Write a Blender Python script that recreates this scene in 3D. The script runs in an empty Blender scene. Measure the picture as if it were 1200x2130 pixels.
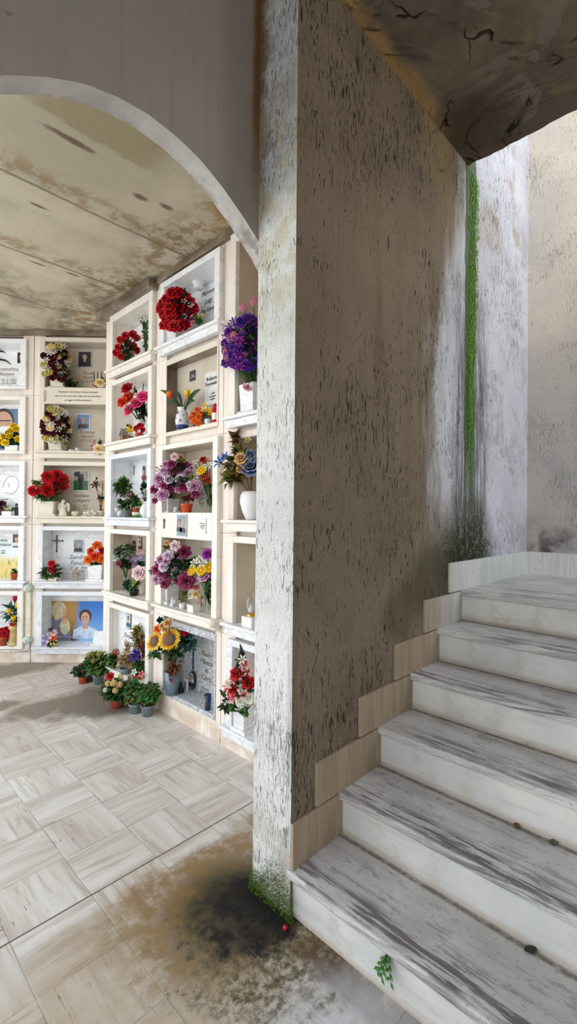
import bpy, math, random
from mathutils import Vector, Matrix, Quaternion
random.seed(7)
SC = bpy.context.scene
COL = SC.collection
PI = math.pi
H = math.sqrt(.5)

# ------------------------------------------------------------------ camera (calibrated on the stair, the wall end and the niche rows)
CAMP = Vector((-1.225, -1.3679, 1.45)); YAW = .7711; PITCH = .0061; ROLL = -.0092; FPX = 971.4
FW = Vector((math.cos(YAW)*math.cos(PITCH), math.sin(YAW)*math.cos(PITCH), math.sin(PITCH)))
RT = Vector((math.sin(YAW), -math.cos(YAW), 0)); UP = RT.cross(FW)
cd = bpy.data.cameras.new('camera'); cam = bpy.data.objects.new('camera', cd); COL.objects.link(cam)
cr, sr = math.cos(ROLL), math.sin(ROLL)
XA = RT*cr - UP*sr; YA = RT*sr + UP*cr
cam.matrix_world = Matrix(((XA.x, YA.x, -FW.x, CAMP.x), (XA.y, YA.y, -FW.y, CAMP.y), (XA.z, YA.z, -FW.z, CAMP.z), (0, 0, 0, 1)))
cd.sensor_fit = 'VERTICAL'; cd.sensor_height = 24; cd.lens = FPX/2130*24; cd.clip_start = .02
SC.camera = cam

def ray(x, y):
    a = (x-600)/FPX; b = (1065-y)/FPX
    return FW + XA*a + YA*b
def hit(x, y, n, d):
    q = ray(x, y); n = Vector(n); return CAMP + q*((d - n.dot(CAMP))/n.dot(q))

# ------------------------------------------------------------------ node helper
class Mt:
    def __init__(s, name, rough=.6, spec=.5, metal=0):
        s.m = bpy.data.materials.new(name); s.m.use_nodes = True; s.t = s.m.node_tree
        s.b = s.t.nodes['Principled BSDF']; s.b.inputs['Roughness'].default_value = rough
        s.b.inputs['Specular IOR Level'].default_value = spec; s.b.inputs['Metallic'].default_value = metal
        s._c = None
    def put(s, sock, v):
        if isinstance(v, bpy.types.NodeSocket): s.t.links.new(v, sock)
        elif isinstance(v, (tuple, list)) and len(v) == 3 and len(sock.default_value) == 4: sock.default_value = (*v, 1)
        else: sock.default_value = v
    def co(s, kind='Object'):
        if not s._c: s._c = s.t.nodes.new('ShaderNodeTexCoord')
        return s._c.outputs[kind]
    def geo(s): return s.t.nodes.new('ShaderNodeNewGeometry').outputs['Position']
    def map(s, vec, sc=(1, 1, 1), loc=(0, 0, 0), rot=(0, 0, 0)):
        n = s.t.nodes.new('ShaderNodeMapping'); s.put(n.inputs[0], vec)
        n.inputs['Scale'].default_value = sc; n.inputs['Location'].default_value = loc; n.inputs['Rotation'].default_value = rot
        return n.outputs[0]
    def noise(s, vec, scale=5, detail=4, rough=.55, dist=0, col=False):
        n = s.t.nodes.new('ShaderNodeTexNoise'); s.put(n.inputs['Vector'], vec)
        n.inputs['Scale'].default_value = scale; n.inputs['Detail'].default_value = detail
        n.inputs['Roughness'].default_value = rough; n.inputs['Distortion'].default_value = dist
        return n.outputs['Color' if col else 'Fac']
    def vor(s, vec, scale=5, feat='F1', rnd=1):
        n = s.t.nodes.new('ShaderNodeTexVoronoi'); n.feature = feat; s.put(n.inputs['Vector'], vec)
        n.inputs['Scale'].default_value = scale; n.inputs['Randomness'].default_value = rnd
        return n.outputs['Distance']
    def math(s, op, a, b=0.0, clamp=False):
        n = s.t.nodes.new('ShaderNodeMath'); n.operation = op; n.use_clamp = clamp
        s.put(n.inputs[0], a); s.put(n.inputs[1], b); return n.outputs[0]
    def add(s, a, b): return s.math('ADD', a, b)
    def mul(s, a, b): return s.math('MULTIPLY', a, b)
    def step(s, v, lo, hi, a=0., b=1.):
        n = s.t.nodes.new('ShaderNodeMapRange'); n.interpolation_type = 'SMOOTHSTEP'; n.clamp = True
        s.put(n.inputs['Value'], v); n.inputs['From Min'].default_value = lo; n.inputs['From Max'].default_value = hi
        n.inputs['To Min'].default_value = a; n.inputs['To Max'].default_value = b; return n.outputs['Result']
    def band(s, v, c, w, soft):     # 1 inside |v-c|<w
        return s.step(s.math('ABSOLUTE', s.add(v, -c)), w, w+soft, 1, 0)
    def xyz(s, vec):
        n = s.t.nodes.new('ShaderNodeSeparateXYZ'); s.put(n.inputs[0], vec); return n.outputs
    def comb(s, x, y, z):
        n = s.t.nodes.new('ShaderNodeCombineXYZ')
        for i, v in enumerate((x, y, z)): s.put(n.inputs[i], v)
        return n.outputs[0]
    def mix(s, f, a, b, mode='MIX'):
        n = s.t.nodes.new('ShaderNodeMix'); n.data_type = 'RGBA'; n.blend_type = mode
        s.put(n.inputs[0], f); s.put(n.inputs[6], a); s.put(n.inputs[7], b); return n.outputs[2]
    def ramp(s, f, stops):
        n = s.t.nodes.new('ShaderNodeValToRGB'); e = n.color_ramp.elements
        while len(e) < len(stops): e.new(.5)
        for k, (p, c) in enumerate(stops): e[k].position = p; e[k].color = (*c, 1)
        s.put(n.inputs[0], f); return n.outputs[0]
    def blob(s, vec, c, r, soft, nz=None, amt=0):   # 1 inside an ellipsoid around c
        n = s.t.nodes.new('ShaderNodeVectorMath'); n.operation = 'LENGTH'
        s.put(n.inputs[0], s.map(vec, sc=tuple(1/q for q in r), loc=tuple(-c[i]/r[i] for i in range(3))))
        d = n.outputs['Value']
        if nz is not None: d = s.add(d, s.mul(s.add(nz, -.5), amt))
        return s.step(d, 1-soft, 1+soft, 1, 0)
    def bump(s, h, strength=.5, dist=.01):
        n = s.t.nodes.new('ShaderNodeBump'); n.inputs['Strength'].default_value = strength; n.inputs['Distance'].default_value = dist
        s.put(n.inputs['Height'], h); s.put(s.b.inputs['Normal'], n.outputs[0])
    def base(s, c): s.put(s.b.inputs['Base Color'], c); return s.m
    def rough(s, r): s.put(s.b.inputs['Roughness'], r)

def srgb(r, g, b):
    f = lambda c: (c/255/12.92 if c/255 <= .04045 else ((c/255+.055)/1.055)**2.4)
    return (f(r), f(g), f(b))
CACHE = {}
def plain(name, rgb, rough=.55, var=.12, scale=25, metal=0, spec=.4):
    k = (name, rgb)
    if k in CACHE: return CACHE[k]
    M = Mt(name, rough, spec, metal); c = srgb(*rgb)
    nz = M.noise(M.co(), scale, 3)
    m = M.base(M.mix(M.step(nz, .3, .7), tuple(q*(1-var) for q in c), tuple(min(1, q*(1+var)) for q in c)))
    CACHE[k] = m; return m
def petal_mat(name, inner, outer, rough=.6):
    k = ('p', name)
    if k in CACHE: return CACHE[k]
    M = Mt(name, rough, .25); v = M.xyz(M.co('UV'))[1]
    n = M.noise(M.co(), 30, 2)
    f = M.add(v, M.mul(M.add(n, -.5), .5))
    m = M.base(M.mix(M.step(f, .25, .95), srgb(*inner), srgb(*outer)))
    CACHE[k] = m; return m

# ------------------------------------------------------------------ mesh helper
class MB:
    def __init__(s): s.v = []; s.f = []; s.m = []; s.uv = []; s.sm = []
    def quad(s, pts, mat=0, uv=None, smooth=False):
        b = len(s.v); s.v += [tuple(p) for p in pts]; s.f.append(tuple(range(b, b+len(pts)))); s.m.append(mat); s.uv.append(uv); s.sm.append(smooth)
    def box(s, x0, x1, y0, y1, z0, z1, mat=0):
        if x0 > x1: x0, x1 = x1, x0
        b = len(s.v); s.v += [(x, y, z) for z in (z0, z1) for y in (y0, y1) for x in (x0, x1)]
        for q in ((0, 2, 3, 1), (4, 5, 7, 6), (0, 1, 5, 4), (2, 6, 7, 3), (0, 4, 6, 2), (1, 3, 7, 5)):
            s.f.append(tuple(b+i for i in q)); s.m.append(mat); s.uv.append(None); s.sm.append(False)
        return s
    def taper(s, x, y, z0, z1, a0, b0, a1, b1, mat=0):   # tapered block, half sizes
        b = len(s.v)
        for z, a, bb in ((z0, a0, b0), (z1, a1, b1)): s.v += [(x-a, y-bb, z), (x+a, y-bb, z), (x-a, y+bb, z), (x+a, y+bb, z)]
        for q in ((0, 2, 3, 1), (4, 5, 7, 6), (0, 1, 5, 4), (2, 6, 7, 3), (0, 4, 6, 2), (1, 3, 7, 5)):
            s.f.append(tuple(b+i for i in q)); s.m.append(mat); s.uv.append(None); s.sm.append(False)
        return s
    def grid(s, P, nu, nv, mat=0, smooth=True, wrap=False):   # P(i,j) -> point, i along u
        b = len(s.v)
        for j in range(nv+1):
            for i in range(nu+(0 if wrap else 1)): s.v.append(tuple(P(i/nu, j/nv)))
        w = nu if wrap else nu+1
        for j in range(nv):
            for i in range(nu):
                i2 = (i+1) % w
                s.f.append((b+j*w+i, b+j*w+i2, b+(j+1)*w+i2, b+(j+1)*w+i)); s.m.append(mat); s.sm.append(smooth)
                s.uv.append(((i/nu, j/nv), ((i+1)/nu, j/nv), ((i+1)/nu, (j+1)/nv), (i/nu, (j+1)/nv)))
        return s
    def lathe(s, prof, c=(0, 0, 0), seg=18, mat=0, sq=(1, 1)):
        n = len(prof)-1
        def P(u, v):
            k = min(int(v*n+1e-6), n); r, z = prof[k]; a = u*2*PI
            return (c[0]+r*math.cos(a)*sq[0], c[1]+r*math.sin(a)*sq[1], c[2]+z)
        return s.grid(P, seg, n, mat, True, True)
    def ball(s, c, r, seg=12, rings=8, mat=0):
        if not isinstance(r, tuple): r = (r, r, r)
        return s.grid(lambda u, v: (c[0]+r[0]*math.sin(v*PI)*math.cos(u*2*PI), c[1]+r[1]*math.sin(v*PI)*math.sin(u*2*PI), c[2]-r[2]*math.cos(v*PI)), seg, rings, mat, True, True)
    def tube(s, pts, r, seg=6, mat=0):
        pts = [Vector(p) for p in pts]; rr = r if isinstance(r, (list, tuple)) else [r]*len(pts); n = len(pts)-1
        fr = []
        for i, p in enumerate(pts):
            t = (pts[min(i+1, n)]-pts[max(i-1, 0)]).normalized()
            a = t.cross(Vector((0, 0, 1)) if abs(t.z) < .9 else Vector((1, 0, 0))).normalized(); fr.append((a, t.cross(a)))
        def P(u, v):
            k = min(int(v*n+1e-6), n); a, b = fr[k]; w = u*2*PI
            return pts[k] + a*(rr[k]*math.cos(w)) + b*(rr[k]*math.sin(w))
        s.grid(P, seg, n, mat, True, True)
        for k in (0, n): s.quad([P(i/seg, k/n if n else 0) for i in range(seg)], mat)
        return s
    def poly(s, pts, y0, y1, mat=0):    # outline in x,z pushed from y0 (front) to y1
        n = len(pts); b = len(s.v)
        s.v += [(x, y0, z) for x, z in pts] + [(x, y1, z) for x, z in pts]
        s.f.append(tuple(b+i for i in range(n))); s.f.append(tuple(b+n+i for i in reversed(range(n))))
        for i in range(n): s.f.append((b+i, b+n+i, b+n+(i+1) % n, b+(i+1) % n))
        k = n+2; s.m += [mat]*k; s.uv += [None]*k; s.sm += [False]*k
        return s
    def oval(s, cx, cz, rx, rz, y0, y1, mat=0, n=18):
        return s.poly([(cx+rx*math.cos(2*PI*i/n), cz+rz*math.sin(2*PI*i/n)) for i in range(n)], y0, y1, mat)
    def leaf(s, p, d, up, L, w, fold=.25, droop=.2, mat=0):
        d = Vector(d).normalized(); u = Vector(up); sd = d.cross(u)
        if sd.length < 1e-3: sd = d.cross(Vector((1, 0, .3)))
        sd.normalize(); u = sd.cross(d); p = Vector(p)
        A = p; B = p+d*L*.45+u*(.0); C = p+d*L-u*L*droop
        l = B+sd*w+u*fold*w; r = B-sd*w+u*fold*w
        s.quad([A, l, C, B], mat, ((.5, 0), (0, .5), (.5, 1), (.5, .5))); s.quad([A, B, C, r], mat, ((.5, 0), (.5, .5), (.5, 1), (1, .5)))
    def mesh(s, name, mats):
        me = bpy.data.meshes.new(name); me.from_pydata(s.v, [], s.f)
        for m in (mats if isinstance(mats, (list, tuple)) else [mats]): me.materials.append(m)
        me.polygons.foreach_set('material_index', s.m); me.polygons.foreach_set('use_smooth', s.sm)
        if any(u for u in s.uv):
            ul = me.uv_layers.new(name='UVMap'); k = 0
            for f, u in zip(s.f, s.uv):
                for i in range(len(f)):
                    ul.data[k].uv = u[i] if u else (.5, .5); k += 1
        me.update(); return me
    def build(s, name, mats, parent=None, loc=(0, 0, 0), bevel=0):
        return link(name, s.mesh(name, mats), parent, loc, bevel)
def link(name, data, parent=None, loc=(0, 0, 0), bevel=0):
    o = bpy.data.objects.new(name, data); COL.objects.link(o); o.location = loc
    if parent: o.parent = parent
    if bevel:
        b = o.modifiers.new('bevel', 'BEVEL'); b.width = bevel; b.segments = 2; b.limit_method = 'ANGLE'
    return o
def tag(o, label, cat, group=None):
    o['label'] = label; o['category'] = cat
    if group: o['group'] = group
    return o
def struct(o): o['kind'] = 'structure'; return o
def empty(name, loc, rz=0, label=None, cat=None, group=None):
    o = bpy.data.objects.new(name, None); COL.objects.link(o); o.location = loc; o.rotation_euler = (0, 0, rz); o.empty_display_size = .05
    if label: tag(o, label, cat, group)
    return o
SKY, EXPO = 2.2, 0.24
# ------------------------------------------------------------------ materials of the setting
def plaster(name, mode):
    # scratched render: vertical worm-like grooves, dirt in them
    M = Mt(name, .85, .25); P = M.co(); x, y, z = M.xyz(P)
    h = M.add(x, y)
    w = M.noise(P, 3.2, 3, .6)
    vec = M.comb(M.add(M.mul(h, 150), M.mul(w, 9)), 0, M.mul(z, 24))
    g1 = M.noise(vec, 1.0, 4, .65, 1.0)
    vec2 = M.comb(M.add(M.add(M.mul(h, 88), M.mul(w, 7)), 7.3), 3.1, M.mul(z, 15))
    g2 = M.noise(vec2, 1.0, 2, .55, 1.2)
    patch = M.noise(P, 2.3, 3)
    thr = M.step(patch, .3, .7, .06, -.06)
    groove = M.step(M.add(g1, thr), .58, .7)
    deep = M.step(M.add(g2, thr), .63 if mode == 'brown' else .65, .67 if mode == 'brown' else .685)
    cut = M.math('MAXIMUM', M.mul(groove, .4), deep)
    grain = M.noise(P, 140, 3, .7)
    big = M.noise(P, 1.6, 5, .6)
    streak = M.noise(M.comb(M.mul(h, 14), 0, M.mul(z, .9)), 1, 4, .6)
    if mode == 'white':
        c = M.mix(M.step(big, .35, .68), srgb(232, 232, 228), srgb(206, 208, 204))
        c = M.mix(M.mul(M.step(streak, .55, .72), .5), c, srgb(150, 148, 138))
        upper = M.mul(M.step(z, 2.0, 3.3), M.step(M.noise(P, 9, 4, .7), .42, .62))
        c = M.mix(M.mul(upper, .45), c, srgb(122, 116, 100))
        top = M.step(z, 2.45, 2.8); c = M.mix(M.mul(top, .55), c, M.mix(M.step(M.noise(P, 4, 4, .6), .35, .65), srgb(150, 160, 172), srgb(128, 126, 122)))  # shade above the arch edge painted in as blue-grey
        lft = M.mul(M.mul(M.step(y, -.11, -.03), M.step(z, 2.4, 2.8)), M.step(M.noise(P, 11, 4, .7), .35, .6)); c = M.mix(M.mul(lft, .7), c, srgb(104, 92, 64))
        oc = M.mul(M.band(z, 2.55, .25, .3), M.step(M.noise(P, 12, 3), .4, .6))
        c = M.mix(M.mul(oc, .4), c, srgb(176, 162, 112))
        rust = M.mul(M.step(y, -.05, -.006), M.step(z, 2.5, 3.3)); c = M.mix(M.mul(rust, .85), c, srgb(96, 66, 36))
        lich = M.mul(M.step(M.noise(P, 5, 4, .7), .52, .62), M.band(z, 1.75, .25, .25)); c = M.mix(M.mul(lich, .35), c, srgb(120, 118, 108))
        foot = M.mul(M.step(z, .45, .1), M.step(M.noise(P, 8, 3), .35, .6)); c = M.mix(M.mul(foot, .5), c, srgb(150, 128, 96))
        c = M.mix(M.mul(cut, .7), c, srgb(84, 80, 70))
    elif mode == 'brown':
        c = M.mix(M.step(big, .3, .7), srgb(152, 136, 116), srgb(131, 117, 99))
        c = M.mix(M.mul(M.step(streak, .48, .7), .5), c, srgb(126, 108, 86))
        dg = M.noise(M.map(P, (5, 1, .8), rot=(0, .42, 0)), 1, 4, .6); c = M.mix(M.mul(M.step(dg, .56, .68), M.mul(M.step(x, .2, .7), .4)), c, srgb(104, 86, 62))
        # paint rain-washed past the slab edge, daylight there also painted in as pale grey
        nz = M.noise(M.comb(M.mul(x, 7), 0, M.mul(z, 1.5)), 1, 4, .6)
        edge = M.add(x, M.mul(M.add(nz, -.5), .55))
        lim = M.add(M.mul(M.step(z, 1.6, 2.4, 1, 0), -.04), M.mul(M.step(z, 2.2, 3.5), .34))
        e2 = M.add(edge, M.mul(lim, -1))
        wash_daylight = M.step(e2, .96, 1.22)
        low = M.mul(M.step(z, 1.75, 1.15), M.step(x, 1.5, 1.2)); wash_daylight = M.mul(wash_daylight, M.step(low, 0, .8, 1, .15))
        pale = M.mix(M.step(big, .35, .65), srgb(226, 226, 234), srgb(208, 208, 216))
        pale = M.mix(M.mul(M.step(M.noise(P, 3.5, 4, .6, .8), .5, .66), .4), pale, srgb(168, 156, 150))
        c = M.mix(wash_daylight, c, pale)
        dk = M.mul(M.band(M.add(x, M.mul(M.add(nz, -.5), .22)), 1.53, .17, .12), M.step(z, 3.1, 2.3))
        dk = M.mul(dk, M.step(M.noise(M.comb(M.mul(h, 30), 0, M.mul(z, 2)), 1, 4, .7), .3, .62)); c = M.mix(M.mul(dk, .8), c, srgb(74, 72, 68))
        gw = M.add(.05, M.mul(M.noise(M.comb(0, 0, M.mul(z, 4)), 1, 3), .05))
        gr = M.math('LESS_THAN', M.math('ABSOLUTE', M.add(M.add(x, M.mul(M.noise(P, 6, 3), .05)), -1.535)), gw)
        gr = M.mul(gr, M.step(z, 1.3, 2.0)); c = M.mix(M.mul(gr, .85), c, srgb(64, 96, 26))
        ms = M.noise(P, 26, 4, .7); m2 = M.noise(P, 4, 3)
        bl = M.blob(M.comb(x, 0, z), (1.5, 0, 1.2), (.34, 1, .34), .45, m2, .9); c = M.mix(M.mul(bl, M.step(ms, .3, .6, .45, .95)), c, srgb(50, 56, 26))
        b2 = M.blob(M.comb(x, 0, z), (1.05, 0, 1.1), (.22, 1, .2), .5, m2, 1.0); c = M.mix(M.mul(b2, .65), c, srgb(70, 68, 40))
        b3 = M.blob(M.comb(x, 0, z), (.74, 0, .98), (.16, 1, .14), .4, m2, 1.0); c = M.mix(M.mul(b3, .5), c, srgb(88, 66, 56))
        oc = M.mul(M.step(z, 2.9, 3.45), M.step(M.noise(P, 3, 3), .5, .66)); c = M.mix(M.mul(oc, .6), c, srgb(168, 140, 92))
        c = M.mix(M.mul(cut, M.step(wash_daylight, 0, 1, .85, .6)), c, srgb(48, 40, 32))
    else:  # back wall of the stair, beige render
        c = M.mix(M.step(big, .35, .65), srgb(226, 212, 196), srgb(204, 194, 184))
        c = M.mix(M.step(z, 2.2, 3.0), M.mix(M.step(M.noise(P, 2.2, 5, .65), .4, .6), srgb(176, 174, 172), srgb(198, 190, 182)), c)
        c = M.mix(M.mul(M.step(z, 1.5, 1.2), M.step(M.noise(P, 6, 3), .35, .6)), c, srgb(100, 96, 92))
        c = M.mix(M.mul(cut, .3), c, srgb(112, 102, 92))
        wr = M.mul(M.step(y, -.35, -.6), M.step(z, 2.6, 3.6)); c = M.mix(M.mul(wr, .5), c, srgb(240, 222, 190))  # warm sunlight on the upper right painted into the wall colour
    c = M.mix(M.mul(M.step(grain, .35, .7), .22), c, srgb(120, 112, 100), 'MULTIPLY')
    M.bump(M.add(M.add(M.mul(cut, -1.0), M.mul(grain, .45)), M.mul(M.noise(M.comb(M.mul(h, 45), 0, M.mul(z, 16)), 1, 4, .65), .6)), .9, .006)
    return M.base(c)
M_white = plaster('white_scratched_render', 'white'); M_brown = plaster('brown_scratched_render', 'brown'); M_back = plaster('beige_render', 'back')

def grey_paint():
    M = Mt('grey_wall_paint', .8, .2); P = M.co(); x, y, z = M.xyz(P)
    st = M.noise(M.comb(M.mul(x, 22), 0, M.mul(z, .7)), 1, 4, .6); big = M.noise(P, 1.5, 3)
    c = M.mix(M.step(big, .3, .7), srgb(160, 152, 147), srgb(148, 141, 137))
    c = M.mix(M.mul(M.step(st, .5, .75), .3), c, srgb(116, 108, 102))
    edge = M.mul(M.step(x, -.14, -.02), M.step(z, 2.3, 2.9)); c = M.mix(M.mul(edge, .45), c, srgb(150, 134, 106))
    rust = M.mul(M.step(M.add(x, M.mul(M.noise(P, 14, 3), .03)), -.035, -.004), M.step(z, 2.55, 3.1)); c = M.mix(M.mul(rust, .9), c, srgb(112, 74, 40))
    sp = M.mul(M.step(M.noise(P, 18, 3, .7), .66, .7), M.step(M.noise(P, 2.5, 2), .48, .6)); c = M.mix(M.mul(sp, .5), c, srgb(78, 72, 66))
    M.bump(M.noise(P, 90, 3), .25, .003); return M.base(c)
def soffit_paint():
    M = Mt('arch_soffit_paint', .8, .2); P = M.co(); x, y, z = M.xyz(P)
    n = M.noise(P, 7, 5, .65)
    c = M.mix(M.step(n, .35, .7), srgb(196, 192, 188), srgb(176, 172, 168))
    d = M.mul(M.step(M.noise(P, 5, 4, .7), .5, .6), M.step(x, -.3, -.12)); c = M.mix(M.mul(d, .6), c, srgb(112, 106, 104))
    ed = M.mul(M.step(M.noise(P, 25, 4, .7), .45, .6), M.step(y, .06, .08)); c = M.mix(M.mul(ed, .6), c, srgb(160, 138, 98))
    M.bump(n, .4, .006); return M.base(c)
def portico_ceiling():
    M = Mt('peeling_brown_ceiling', .9, .15); P = M.co(); x, y, z = M.xyz(P)
    n = M.noise(P, 2.2, 6, .62, .5); n2 = M.noise(P, 6.5, 5, .65); fl = M.noise(P, 1.3, 4, .6, 1.2)
    c = M.mix(M.step(n, .35, .65), srgb(116, 104, 88), srgb(92, 82, 70))
    c = M.mix(M.mul(M.step(n2, .54, .66), .35), c, srgb(130, 108, 80))
    c = M.mix(M.mul(M.step(fl, .49, .505), .4), c, srgb(82, 74, 66)); pl = M.mul(M.step(M.noise(P, 1.9, 4, .6, 1.6), .56, .575), .5); c = M.mix(pl, c, srgb(126, 116, 104))
    dk = M.blob(P, (1.22, -.32, 3.52), (.28, .2, 1), .6, n2, 1.4); c = M.mix(M.mul(dk, .75), c, srgb(60, 46, 34))
    oc = M.mul(M.step(M.add(y, M.mul(M.add(n2, -.5), .14)), -.3, -.21), M.step(x, 1.25, .9)); c = M.mix(M.mul(oc, .75), c, srgb(170, 136, 82))
    wk = M.noise(P, 3, 3); wv = M.comb(M.add(x, M.mul(wk, .5)), M.add(y, M.mul(M.noise(P, 4, 3), .4)), 0)
    ck = M.step(M.vor(M.map(wv, (2.2, 3.8, 1)), 1.0, 'DISTANCE_TO_EDGE'), .022, .004)
    ck = M.mul(ck, M.step(M.noise(P, 3.4, 3), .56, .62)); c = M.mix(M.mul(ck, .9), c, srgb(36, 30, 25))
    M.bump(M.add(M.add(M.mul(M.step(fl, .46, .5), .8), n2), M.mul(ck, -1.5)), .9, .02); return M.base(c)
def vault_ceiling():
    M = Mt('stained_cream_ceiling', .85, .2); P = M.co(); x, y, z = M.xyz(P)
    big = M.noise(P, 1.1, 4, .55); n2 = M.noise(P, 9, 5, .68); n3 = M.noise(P, 3.2, 4, .6)
    c = M.mix(M.step(big, .35, .65), srgb(202, 194, 172), srgb(182, 174, 154))
    wav = M.add(y, M.mul(M.add(n3, -.5), .05))
    for yy in (1.385, 2.155, 2.93):
        ln = M.band(wav, yy, .004, .012); c = M.mix(M.mul(ln, .8), c, srgb(78, 66, 48))
        d = M.mul(M.band(y, yy-.06, .05, .13), M.step(n2, .44, .6)); c = M.mix(M.mul(d, .55), c, srgb(140, 110, 66))
        lt = M.band(y, yy+.11, .06, .1); c = M.mix(M.mul(lt, .35), c, srgb(222, 214, 194))
    # damp along the right hand wall and behind the arch
    dm = M.mul(M.step(M.add(x, M.mul(n3, .3)), .28, .62), M.step(n2, .42, .58)); c = M.mix(M.mul(dm, .7), c, srgb(136, 104, 62))
    m3 = M.mul(M.step(x, .2, .6), M.step(y, 1.3, .7)); c = M.mix(M.mul(m3, .4), c, srgb(176, 142, 86))
    ol = M.mul(M.step(M.add(y, M.mul(M.add(n3, -.5), .25)), .86, .82), M.step(x, -.75, -.5)); ol = M.mul(ol, M.step(x, .1, -.1)); c = M.mix(M.mul(ol, .6), c, srgb(142, 132, 92))
    far = M.mul(M.step(y, 2.1, 2.7), M.step(n3, .46, .62)); c = M.mix(M.mul(far, .5), c, srgb(112, 104, 90))
    for (cx, cy, rx, ry) in ((-.38, .92, .09, .018), (-.32, 1.55, .05, .012), (-.1, 2.23, .06, .012), (.12, 2.2, .05, .012), (.3, 2.25, .04, .014), (.05, 1.05, .04, .02), (.2, 1.02, .04, .02)):
        b = M.blob(P, (cx, cy, 3.22), (rx, ry, 1), .5, n2, 2.2); c = M.mix(M.mul(b, .75), c, srgb(84, 56, 36))
    pit = M.step(M.noise(P, 30, 3, .7), .6, .68); c = M.mix(M.mul(pit, .18), c, srgb(96, 84, 62))
    M.bump(M.add(n2, M.mul(M.noise(P, 60, 3), .3)), .35, .006); return M.base(c)

def travertine_floor():
    M = Mt('travertine_floor_tiles', .45, .4); P = M.co(); x, y, z = M.xyz(P); U = M.co('UV')
    u, v, _ = M.xyz(U)
    st = M.noise(M.comb(M.mul(u, 3.0), M.mul(v, 34), 0), 1, 5, .62, .5)
    wide = M.noise(M.comb(M.mul(u, 1.2), M.mul(v, 9), 4), 1, 3, .6, .4)
    c = M.mix(M.step(wide, .3, .7), srgb(238, 235, 230), srgb(204, 194, 184))
    c = M.mix(M.mul(M.step(st, .5, .66), .6), c, srgb(172, 158, 145))
    c = M.mix(M.mul(M.step(st, .46, .3), .5), c, srgb(238, 235, 230))
    hole = M.mul(M.step(M.noise(M.comb(M.mul(u, 9), M.mul(v, 55), 9), 1, 4, .7), .6, .66), M.step(M.noise(P, 3.4, 4, .6), .52, .6))
    c = M.mix(M.mul(hole, .8), c, srgb(96, 86, 78))
    tint = M.vor(M.map(P, (1, 1, 0)), 2.2); c = M.mix(M.step(tint, .2, .7, 0, .2), c, srgb(196, 190, 186))
    n3 = M.noise(P, 4, 5, .65); n9 = M.noise(P, 12, 5, .7); n30 = M.noise(P, 34, 4, .7)
    # ochre water stain round the foot of the pier, black-green mud in its middle
    h0 = M.blob(P, (-.32, -.05, 0), (.62, .34, 1), .5, n3, 1.5); c = M.mix(M.mul(h0, .5), c, srgb(176, 150, 112))
    h1 = M.blob(P, (-.13, .02, 0), (.36, .25, 1), .4, n3, 1.6); c = M.mix(M.mul(h1, M.step(n9, .38, .56, .15, .95)), c, srgb(134, 106, 64))
    h3 = M.mul(M.band(M.add(y, M.mul(M.add(n3, -.5), .25)), .2, .07, .08), M.step(x, -.75, -.3)); c = M.mix(M.mul(h3, M.step(n9, .3, .6, .2, .85)), c, srgb(146, 116, 74))
    h2 = M.blob(P, (-.10, -.22, 0), (.3, .3, 1), .4, n9, 1.6); c = M.mix(M.mul(h2, M.step(n30, .38, .6, .2, .95)), c, srgb(84, 72, 40))
    gr = M.blob(P, (-.11, -.02, 0), (.22, .2, 1), .4, n9, 1.5); c = M.mix(M.mul(gr, .85), c, srgb(58, 54, 26))
    bk = M.blob(P, (-.08, -.09, 0), (.19, .18, 1), .25, n9, 1.2); c = M.mix(M.mul(bk, .97), c, srgb(15, 14, 11))
    sp = M.mul(M.blob(P, (-.2, -.28, 0), (.45, .4, 1), .4, n3, 1), M.step(n30, .6, .68)); c = M.mix(M.mul(sp, .8), c, srgb(58, 44, 34))
    rim = M.mul(M.band(x, -.03, .04, .05), M.step(y, -.25, -.35)); c = M.mix(M.mul(rim, M.step(n9, .3, .55)), c, srgb(88, 66, 34))
    low = M.mul(M.blob(P, (-.7, -.15, 0), (.5, .3, 1), .6, n3, 1.3), M.step(n9, .38, .6)); c = M.mix(M.mul(low, .25), c, srgb(176, 156, 124))
    film = M.mul(M.blob(P, (-.3, -.62, 0), (.34, .2, 1), .5, n3, 1.3), M.step(n9, .3, .55)); c = M.mix(M.mul(film, .7), c, srgb(214, 216, 222))
    # dry grey-white film at the bottom of the step and a damp film further in
    wt = None
    for (cx, cy, rx, ry) in ((.32, 2.2, .3, .3), (.02, 2.35, .3, .14), (.18, 3.45, .5, .2), (-.35, 2.6, .3, .1)):
        b = M.blob(P, (cx, cy, 0), (rx, ry, 1), .3, n3, 1.8); wt = b if wt is None else M.math('MAXIMUM', wt, b)
    c = M.mix(M.mul(wt, .85), c, srgb(80, 71, 62))
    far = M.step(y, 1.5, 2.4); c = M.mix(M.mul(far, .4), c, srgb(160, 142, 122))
    g = M.math('MINIMUM', M.mul(M.math('ABSOLUTE', M.add(M.math('FRACT', M.math('DIVIDE', M.add(x, .182-.5*.2765+2.765), .2765)), -.5)), 1), M.math('ABSOLUTE', M.add(M.math('FRACT', M.math('DIVIDE', M.add(y, -.402-.5*.267+2.67), .267)), -.5)))
    gap = M.step(g, .004, .012, 1, 0); j1 = M.mul(M.band(y, .4, .0022, .002), 1)
    c = M.mix(M.mul(M.mul(gap, M.step(h1, 0, 1, 1, .1)), M.step(n3, .4, .6, .15, .6)), c, srgb(140, 128, 116)); c = M.mix(M.mul(j1, .85), c, srgb(74, 66, 58))
    M.rough(M.add(M.add(.5, M.mul(wt, -.12)), M.mul(bk, .3)))
    M.bump(M.add(M.mul(hole, -1), M.add(M.mul(gap, -.6), M.mul(M.mul(h2, n30), 1.2))), .35, .004); return M.base(c)

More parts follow.
